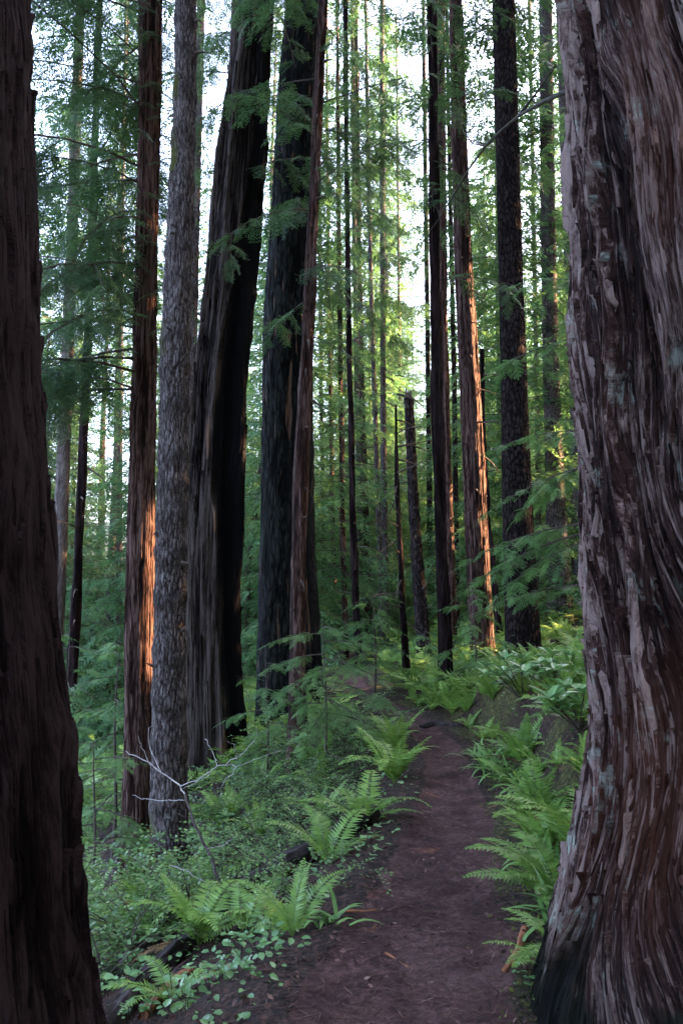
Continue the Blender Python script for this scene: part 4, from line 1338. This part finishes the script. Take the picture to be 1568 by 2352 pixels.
# ------------------------------------------------------------------ shrubs and leafy plants
LEAF1 = leafset([diamond([0, 0, 0], [1, 0, .05], np.array([0, .25, 1.]), 1, .30, .45)])
LEAF2 = (np.array([[0, 0, 0], [.3, -.22, .06], [.72, -.17, .03], [1, 0, -.08], [.72, .17, .03], [.3, .22, .06], [.35, 0, 0], [.72, 0, -.02]]) * np.array([1, 1.25, 1]),
         np.array([[0, 1, 2, 6], [6, 2, 3, 7], [7, 3, 4, 6], [6, 4, 5, 0]]))
LEAF2 = (LEAF2[0], np.array([[0, 1, 2, 6], [6, 2, 3, 7], [6, 7, 3, 4], [0, 6, 4, 5]]))


def shrub_mesh(seed, H=.75, W=.5, stems=9, leaf=.028, base=LEAF1, dens=.022, mat='shrub'):
    r = np.random.RandomState(seed); st = MB(); O = []; X = []; Z = []; s = []
    for k in range(stems):
        az = r.uniform(0, 6.28); C = limb_curve([r.normal() * .06, r.normal() * .06, -.03], az, R(r.uniform(50, 85)), H * r.uniform(.8, 1.2), R(45), 8, r)
        st.tube(C, np.linspace(.006, .0015, 8), 4)
        for q in range(9):
            i = r.randint(2, 8); C2 = limb_curve(C[min(i, 7)], az + r.uniform(-1.6, 1.6), R(r.uniform(0, 40)), W * r.uniform(.3, .8), R(40), 6, r)
            st.tube(C2, np.linspace(.0025, .001, 6), 3)
            L = np.linalg.norm(C2[-1] - C2[0]); m = int(L / dens) + 2
            for j in range(m):
                f = (j + .5) / m * 5; a = min(4, int(f)); o = C2[a] + (C2[a + 1] - C2[a]) * (f - a)
                t = C2[a + 1] - C2[a]; t /= np.linalg.norm(t); sd = np.cross([0, 0, 1.], t) * (1 if j % 2 else -1)
                O.append(o); X.append(sd + t * .6 + np.array([0, 0, r.normal() * .25])); Z.append(np.array([r.normal() * .3, r.normal() * .3, 1.])); s.append(leaf * r.uniform(.7, 1.25))
    lf = MB(); lf.inst(base, O, X, Z, np.array(s), 0, np.clip(r.normal(.5, .22, len(O)), 0, 1))
    return st.mesh('stems', [M['twig']]), lf.mesh('foliage', [M[mat]], False)


SHR = [shrub_mesh(1, leaf=.042, dens=.03), shrub_mesh(2, .6, .55, 10, .036, dens=.028), shrub_mesh(3, .9, .5, 8, .05, dens=.04), shrub_mesh(4, .55, .4, 8, .05, LEAF2, .05, 'broad')]


def shrub(k, x, y, sc, rz, label, group, name='huckleberry_shrub', cat='shrub'):
    root = empty(name, (x, y, gz1(x, y) - .02), rz); root.scale = (sc,) * 3
    tag(root, label, cat, group)
    link('stems', SHR[k][0], root); link('foliage', SHR[k][1], root)
    return root


rng = np.random.RandomState(41)
sp = []; n = 0; tries = 0
while n < 64 and tries < 5000:
    tries += 1
    y = rng.uniform(4.4, 10.5) if n < 46 else rng.uniform(9, 16)
    x = float(trail_x(y)) - float(trail_hw(y)) - .35 - abs(rng.normal()) * 1.1
    if n > 52: x = rng.uniform(-.42, .42) * y
    d = float(trail_d(x, y))
    if abs(d) < float(trail_hw(y)) + .3 or x < -.44 * y: continue
    if any((x - a) ** 2 + (y - b) ** 2 < .055 for a, b in sp) or any((x - a) ** 2 + (y - b) ** 2 < c * c * .8 for a, b, c in BIG): continue
    sp.append((x, y)); k = rng.choice([0, 1, 2, 3], p=[.34, .34, .17, .15])
    wh = ('on the slope left of the trail' if d < 0 else 'on the bank right of the trail') + (', before the burnt trees' if y < 8.5 else ', by the burnt trees')
    kd = 'broad leaved low shrub ' if k == 3 else 'fine leaved green shrub '
    shrub(k, x, y, rng.uniform(.6, .95) * (.8 if d > -1.2 and y < 6 else 1), rng.uniform(0, 6.28), kd + wh, kd + wh)
    n += 1


def rhodo(label, x, y, H, n, seed, leaf=.15):
    r = np.random.RandomState(seed); root = empty('rhododendron', (x, y, gz1(x, y) - .02)); tag(root, label, 'shrub')
    st = MB(); O = []; X = []; Z = []; s = []
    for k in range(n):
        C = limb_curve([0, 0, 0], r.uniform(0, 6.28), R(r.uniform(45, 85)), H * r.uniform(.6, 1.1), R(20), 7, r)
        st.tube(C, np.linspace(.009, .004, 7), 5)
        for (o, m) in ((C[-1], 9), (C[-3], 3)):
            a0 = r.uniform(0, 6)
            for q in range(m):
                a = a0 + q * 2.4; el = R(r.uniform(-5, 40))
                O.append(o); X.append([math.cos(a) * math.cos(el), math.sin(a) * math.cos(el), math.sin(el)]); Z.append([-math.cos(a) * .4, -math.sin(a) * .4, 1]); s.append(leaf * r.uniform(.7, 1.1))
    st.build('stems', [M['twig']], root)
    lf = MB(); b = (LEAF2[0] * np.array([1, .75, 1]), LEAF2[1]); lf.inst(b, O, X, Z, np.array(s), 0, np.clip(r.normal(.65, .2, len(O)), 0, 1)); lf.build('foliage', [M['broad']], root, False)


def rh_px(label, px, py, H, n, seed, leaf=.15):
    p = ground_hit(px, py); rhodo(label, p[0], p[1], H, n, seed, leaf)


rh_px('rhododendron with glossy leaf whorls leaning out from the giant redwood', 1330, 1680, .5, 8, 1, .17)
rh_px('rhododendron on top of the bank in front of the thick dark fir', 1200, 1610, .5, 8, 2, .16)
rh_px('second rhododendron on the bank, closer to the giant redwood', 1280, 1600, .5, 8, 3, .16)
rh_px('rhododendron seedling with fresh leaf whorls at the foot of the grey fir', 400, 1990, .35, 6, 4, .12)
rh_px('small rhododendron between the grey fir and the shrubs', 505, 1960, .45, 6, 5, .11)
rh_px('leafy rhododendron in front of the big left fern clump', 340, 2060, .4, 7, 6, .11)


def leafy(label, px, py, n, seed, leaf=.075, spread=.22):
    p = ground_hit(px, py); r = np.random.RandomState(seed)
    st = MB(); O = []; X = []; Z = []; s = []
    for k in range(n):
        bx, by = r.normal(size=2) * spread; h = r.uniform(.04, .16); x0, y0 = p[0] + bx, p[1] + by
        zb = gz1(x0, y0) - p[2]
        if abs(float(trail_d(x0, y0))) < float(trail_hw(y0)) * 1.02: continue
        C = np.array([[bx, by, zb - .01], [bx + r.normal() * .01, by, zb + h * .6], [bx + r.normal() * .02, by + r.normal() * .02, zb + h]])
        st.tube(C, [.002, .0018, .0012], 4)
        for q in range(r.randint(2, 5)):
            a = r.uniform(0, 6.28); O.append(C[r.randint(1, 3)]); X.append([math.cos(a), math.sin(a), r.uniform(-.1, .4)]); Z.append([r.normal() * .2, r.normal() * .2, 1]); s.append(leaf * .85 * r.uniform(.5, 1.15))
    for q in range(len(st.M)): st.M[q][:] = 1
    b = (LEAF2[0] * np.array([1, 1.25, 1]), LEAF2[1])
    st.inst(b, O, X, Z, np.array(s), 0, np.clip(r.normal(.5, .25, len(O)), 0, 1)); o = st.build('leafy_ground_cover', [M['broad'], M['mossy']], None, False, p); tag(o, label, None, None, 'stuff')


leafy('patch of rounded leaves at the trail\'s near left edge', 600, 2190, 16, 1, .06)
leafy('patch of broad leaves in front of the split log', 505, 2250, 20, 2, .065)
leafy('low leaves at the bottom edge beside the split log', 410, 2320, 12, 3, .05)
leafy('leafy patch against the near dark trunk', 290, 2260, 26, 4, .07)
leafy('clump of small leaves on the trail edge beneath the bright fern', 830, 1960, 26, 5, .055)
leafy('clump of leaves at the trail edge beside the narrowing trail', 960, 1840, 18, 6, .06)
leafy('few bright leaves at the foot of the giant redwood', 1190, 2280, 6, 7, .04, .10)
leafy('scattered leaves below the lowest right fern', 1230, 2330, 8, 8, .035, .10)


def strap(label, px, py, n, seed, L=.30):
    p = ground_hit(px, py); r = np.random.RandomState(seed); root = MB()
    for k in range(n):
        a = r.uniform(0, 6.28); bx, by = r.normal(size=2) * .05
        C = limb_curve([bx, by, -.01], a, R(r.uniform(45, 85)), L * r.uniform(.6, 1.15), R(r.uniform(50, 110)), 7, r)
        wv = np.array([-math.sin(a), math.cos(a), 0]) * .011 * np.array([.6, .9, 1, 1, .85, .55, .06])[:, None]
        V = np.concatenate([C - wv, C + wv]); i = np.arange(6)
        root.add(V, np.stack([i, i + 1, i + 8, i + 7], -1), 0, np.clip(r.normal(.55, .2), 0, 1))
    o = root.build('grassy_plant', [M['strap']], None, False, p)
    tag(o, label, 'plant')


for i, (px, py, n, L, lab) in enumerate(((1130, 1765, 34, .36, 'strap leaved grassy plant at the foot of the bank nearest the bend'), (1165, 1790, 34, .36, 'strap leaved plant just below the first grassy one on the bank'),
                                         (1100, 1740, 22, .3, 'small strap leaved plant where the bank meets the trail'), (1270, 1990, 26, .34, 'long thin grass blades beside the upright fern'),
                                         (1290, 2130, 22, .34, 'arching grass blades against the giant redwood\'s foot'), (760, 2120, 18, .2, 'small grass tuft at the trail\'s left edge past the sticks'),
                                         (1205, 1820, 24, .3, 'strap leaved plant between the bank ferns'))):
    strap(lab, px, py, n, 50 + i, L)

# ------------------------------------------------------------------ logs, sticks, dead sapling


def log(name, label, pts, r, seed, mat='log', cat='log', lift=.6, k=16, group=None):
    P = np.array([ground_hit(px, py) for px, py in pts])
    P[:, 2] += np.array([r * lift] * len(P))
    s = np.linspace(0, 1, len(P)); ss = np.linspace(0, 1, max(8, len(P) * 8) * (3 if r > .04 else 1))
    C = np.stack([np.interp(ss, s, P[:, i]) for i in range(3)], -1)
    rad = r * (1 + .18 * noise3(ss * 9, seed, 1.) + .12 * noise3(ss * 31, seed, 4.)) * np.linspace(1, .72, len(ss))
    mb = MB(); mb.tube(C, rad, k)
    V = mb.V[0]
    ctr = np.repeat(C, k, axis=0); dv = V - ctr
    tq = np.tile(np.arange(k) * 2 * np.pi / k, len(C)); sl = np.repeat(ss, k) * np.linalg.norm(C[-1] - C[0])
    mb.V[0] = ctr + dv * (1 + .18 * noise3(V[:, 0] * 12, V[:, 1] * 12, V[:, 2] * 12) + .22 * noise3(np.cos(tq) * 4, np.sin(tq) * 4, sl * 3 + seed) + .12 * noise3(np.cos(tq) * 10, np.sin(tq) * 10, sl * 9 + seed)
                          - .35 * sstep(.15, .35, noise3(np.cos(tq) * 1.5, np.sin(tq) * 1.5, sl * 2.2 + seed * 3)))[:, None]
    for e in (0, len(C) - 1):                      # ragged broken ends
        b = e * k; c = len(mb.V[0]); mb.V[0] = np.concatenate([mb.V[0], [C[e] + (C[e] - C[e - 1 if e else 1]) * .15]])
        j = np.arange(0, k, 2)
        mb.Q[0] = np.concatenate([mb.Q[0], np.stack([b + j, b + (j + 1) % k, b + (j + 2) % k, np.full(len(j), c)], -1)])
        mb.M[0] = np.zeros(len(mb.Q[0])); mb.T[0] = np.full(len(mb.V[0]), .5)
    o = mb.build(name, [M[mat]]); tag(o, label, cat, group)
    return o


log('fallen_log', 'dark fallen log lying along the slope under the ferns', [(530, 2095), (640, 2025), (740, 1960), (860, 1885)], .085, 1, k=44, lift=.7)
log('split_log', 'dark split log reaching the bottom edge beside the near dark trunk', [(230, 2400), (320, 2280), (420, 2190), (500, 2125)], .06, 2, k=44, lift=.6)
log('bark_slab', 'reddish bark slab lying in front of the split log', [(330, 2345), (390, 2270), (440, 2235)], .028, 3, 'redstick', 'bark')
log('broken_branch', 'orange red broken branch lying under the fanned fern', [(520, 2108), (580, 2090), (615, 2098)], .016, 4, 'redstick', 'branch', 1.5)
log('trail_stick', 'short brown stick on the left of the trail', [(790, 2096), (830, 2098), (865, 2094)], .010, 5, 'redstick', 'stick')
log('trail_stick', 'curved thin stick below the short brown one on the trail', [(820, 2136), (850, 2140), (872, 2118)], .005, 6, 'redstick', 'stick')
log('trail_stick', 'ochre twig on the trail near the bottom of the picture', [(885, 2190), (915, 2210), (940, 2226)], .006, 7, 'redstick', 'stick')
log('trail_stick', 'red brown root piece on the right shoulder below the ferns', [(1205, 2140), (1190, 2190), (1158, 2236)], .018, 8, 'redstick', 'stick')
log('trail_stick', 'thin twig crossing the trail beside the bright ferns', [(975, 1820), (1010, 1834)], .005, 9, 'redstick', 'stick')
log('root', 'dark root crossing the trail just before the bend', [(965, 1672), (1000, 1664), (1050, 1668), (1090, 1652)], .045, 10, 'log', 'root', .1)
log('mossy_stem', 'mossy branch lying in the shrubs below the blackened redwood', [(700, 1745), (740, 1760), (790, 1800)], .02, 11, 'mossy', 'branch', 10)

b0 = ground_hit(545, 2095); YD = b0[1]
root = empty('dead_sapling', b0); tag(root, 'bare dead sapling with pale crooked twigs on the left slope', 'dead sapling')


def poly(pts, r0, r1, nm, mat, Y=YD, k=6, dy=0):
    P = np.array([at(a, b, Y + dy * i) for i, (a, b) in enumerate(pts)]) - b0
    s = np.linspace(0, 1, len(P)); ss = np.linspace(0, 1, len(P) * 3)
    C = np.stack([np.interp(ss, s, P[:, i]) for i in range(3)], -1)
    C[1:-1] += np.random.RandomState(len(pts) + int(pts[0][0])).normal(size=(len(C) - 2, 3)) * .004
    mb = MB(); mb.tube(C, np.linspace(r0, r1, len(C)), k); return mb.build(nm, [M[mat]], root)


poly([(548, 2100), (520, 2060), (500, 2018), (485, 1968), (468, 1938), (447, 1888), (425, 1823)], .013, .007, 'stem', 'deadbrown')
poly([(425, 1823), (410, 1803), (370, 1773), (320, 1738), (290, 1725)], .0050, .0022, 'stem', 'pale', dy=.03)
for i, pts in enumerate(([(390, 1988), (430, 2003), (470, 2026), (510, 2048)], [(412, 1805), (445, 1796), (475, 1778), (500, 1760), (525, 1756), (545, 1760), (590, 1740), (660, 1722)], [(500, 1760), (488, 1728), (474, 1700), (470, 1698)],
                         [(545, 1745), (540, 1715), (522, 1702)], [(545, 1760), (520, 1790), (505, 1815)], [(425, 1838), (380, 1838), (330, 1836), (304, 1826)], [(445, 1885), (410, 1870), (390, 1855), (382, 1828)], [(345, 1757), (325, 1715), (318, 1690)],
                         [(370, 1773), (345, 1722), (340, 1680), (350, 1665)], [(520, 1756), (560, 1728), (585, 1700), (592, 1672)], [(482, 1778), (450, 1800), (420, 1812)], [(475, 1950), (510, 1940), (545, 1920)])):
    poly(pts, .0036 if len(pts) > 5 or i == 0 else .0023, .0010, 'twig', 'pale' if i != 6 else 'deadbrown', dy=.04 * ((i % 3) - 1), k=5)

# ------------------------------------------------------------------ loose cover: litter, moss tufts, small ground leaves
rng = np.random.RandomState(51)


def cover(name, n, fn, base, size, mat, flat=.25, lift=.004, y0=2.3, y1=13, lev=None):
    y = y0 + (y1 - y0) * rng.rand(n) ** 1.5; x = trail_x(y) + (rng.rand(n) * 2 - 1) * np.minimum(3.2, .4 + y * .45)
    d = trail_d(x, y); keep = rng.rand(n) < fn(d, trail_hw(y), x, y)
    x, y = x[keep], y[keep]; z = gz(x, y) + lift + (rng.rand(len(x)) * lev if lev else 0)
    a = rng.rand(len(x)) * 6.28
    X = np.stack([np.cos(a), np.sin(a), rng.normal(size=len(x)) * flat], -1); Z = np.stack([rng.normal(size=len(x)) * flat, rng.normal(size=len(x)) * flat, np.ones(len(x))], -1)
    mb = MB(); mb.inst(base, np.stack([x, y, z], -1), X, Z, size * rng.uniform(.5, 1.4, len(x)), 0, np.clip(rng.normal(.45, .28, len(x)), 0, 1))
    o = mb.build(name, [M[mat]], None, False); tag(o, kind='stuff')


THIN = leafset([[np.array([0, -.035, 0]), np.array([1, -.03, 0]), np.array([1, .03, 0]), np.array([0, .035, 0])]])
cover('leaf_litter', 16000, lambda d, h, x, y: np.where(np.abs(d) < h, .35, 1.), LEAF1, .027, 'brownleaf', .4)
cover('needle_litter', 42000, lambda d, h, x, y: np.where(np.abs(d) < h, .8, .8), THIN, .055, 'brownleaf', .15)
cover('ground_leaves', 11000, lambda d, h, x, y: np.where(d < 0, sstep(.06, .28, -d - h) * (.35 + .65 * (noise3(x * 2, y * 2, 1.) > -.05)), .30 * sstep(.25, .6, d - h)) * (np.abs(d) < 2.6), (LEAF2[0] * np.array([1, 1.3, 1]), LEAF2[1]), .034, 'broad', .35, .02, lev=.07)
cover('moss_tufts', 30000, lambda d, h, x, y: np.where(d > 0, sstep(-.12, .1, d - h) * (1 - sstep(.5, 1.0, d - h)), .0) * (noise3(x * 3, y * 3, 6.) > -.2), LEAF1, .020, 'moss', .8, .0, lev=.015)
# herb layer on the floor further off
y = 10 + 32 * rng.rand(11000); x = (rng.rand(11000) * 2 - 1) * .5 * y
k = np.abs(trail_d(x, y)) > trail_hw(y) + .35
x, y = x[k], y[k]; a = rng.rand(len(x)) * 6.28
mb = MB(); mb.inst(SPRAY[0], np.stack([x, y, gz(x, y) + .03 + .22 * rng.rand(len(x))], -1), np.stack([np.cos(a), np.sin(a), rng.rand(len(x)) * .6], -1), np.stack([rng.normal(size=len(x)) * .3, rng.normal(size=len(x)) * .3, np.ones(len(x))], -1),
           rng.uniform(.2, .5, len(x)), 0, rng.rand(len(x)))
tag(mb.build('undergrowth', [M['fern']], None, False), kind='stuff')

# ------------------------------------------------------------------ misty air
HAZE = 0
if HAZE:
    bpy_me = raw_mesh('haze', [(-110, -60, -30), (110, -60, -30), (110, 110, -30), (-110, 110, -30), (-110, -60, 48), (110, -60, 48), (110, 110, 48), (-110, 110, 48)],
                      [(0, 3, 2, 1), (4, 5, 6, 7), (0, 1, 5, 4), (1, 2, 6, 5), (2, 3, 7, 6), (3, 0, 4, 7)], [], None, False)
    m, t, out = new_mat('misty air')
    v = nd(t, "VolumePrincipled"); v.inputs['Color'].default_value = (.88, .93, 1, 1); v.inputs['Density'].default_value = HAZE; v.inputs['Anisotropy'].default_value = .3
    t.links.new(v.outputs[0], out.inputs['Volume'])
    bpy_me.materials.append(m)
    tag(link('haze', bpy_me), kind='stuff')
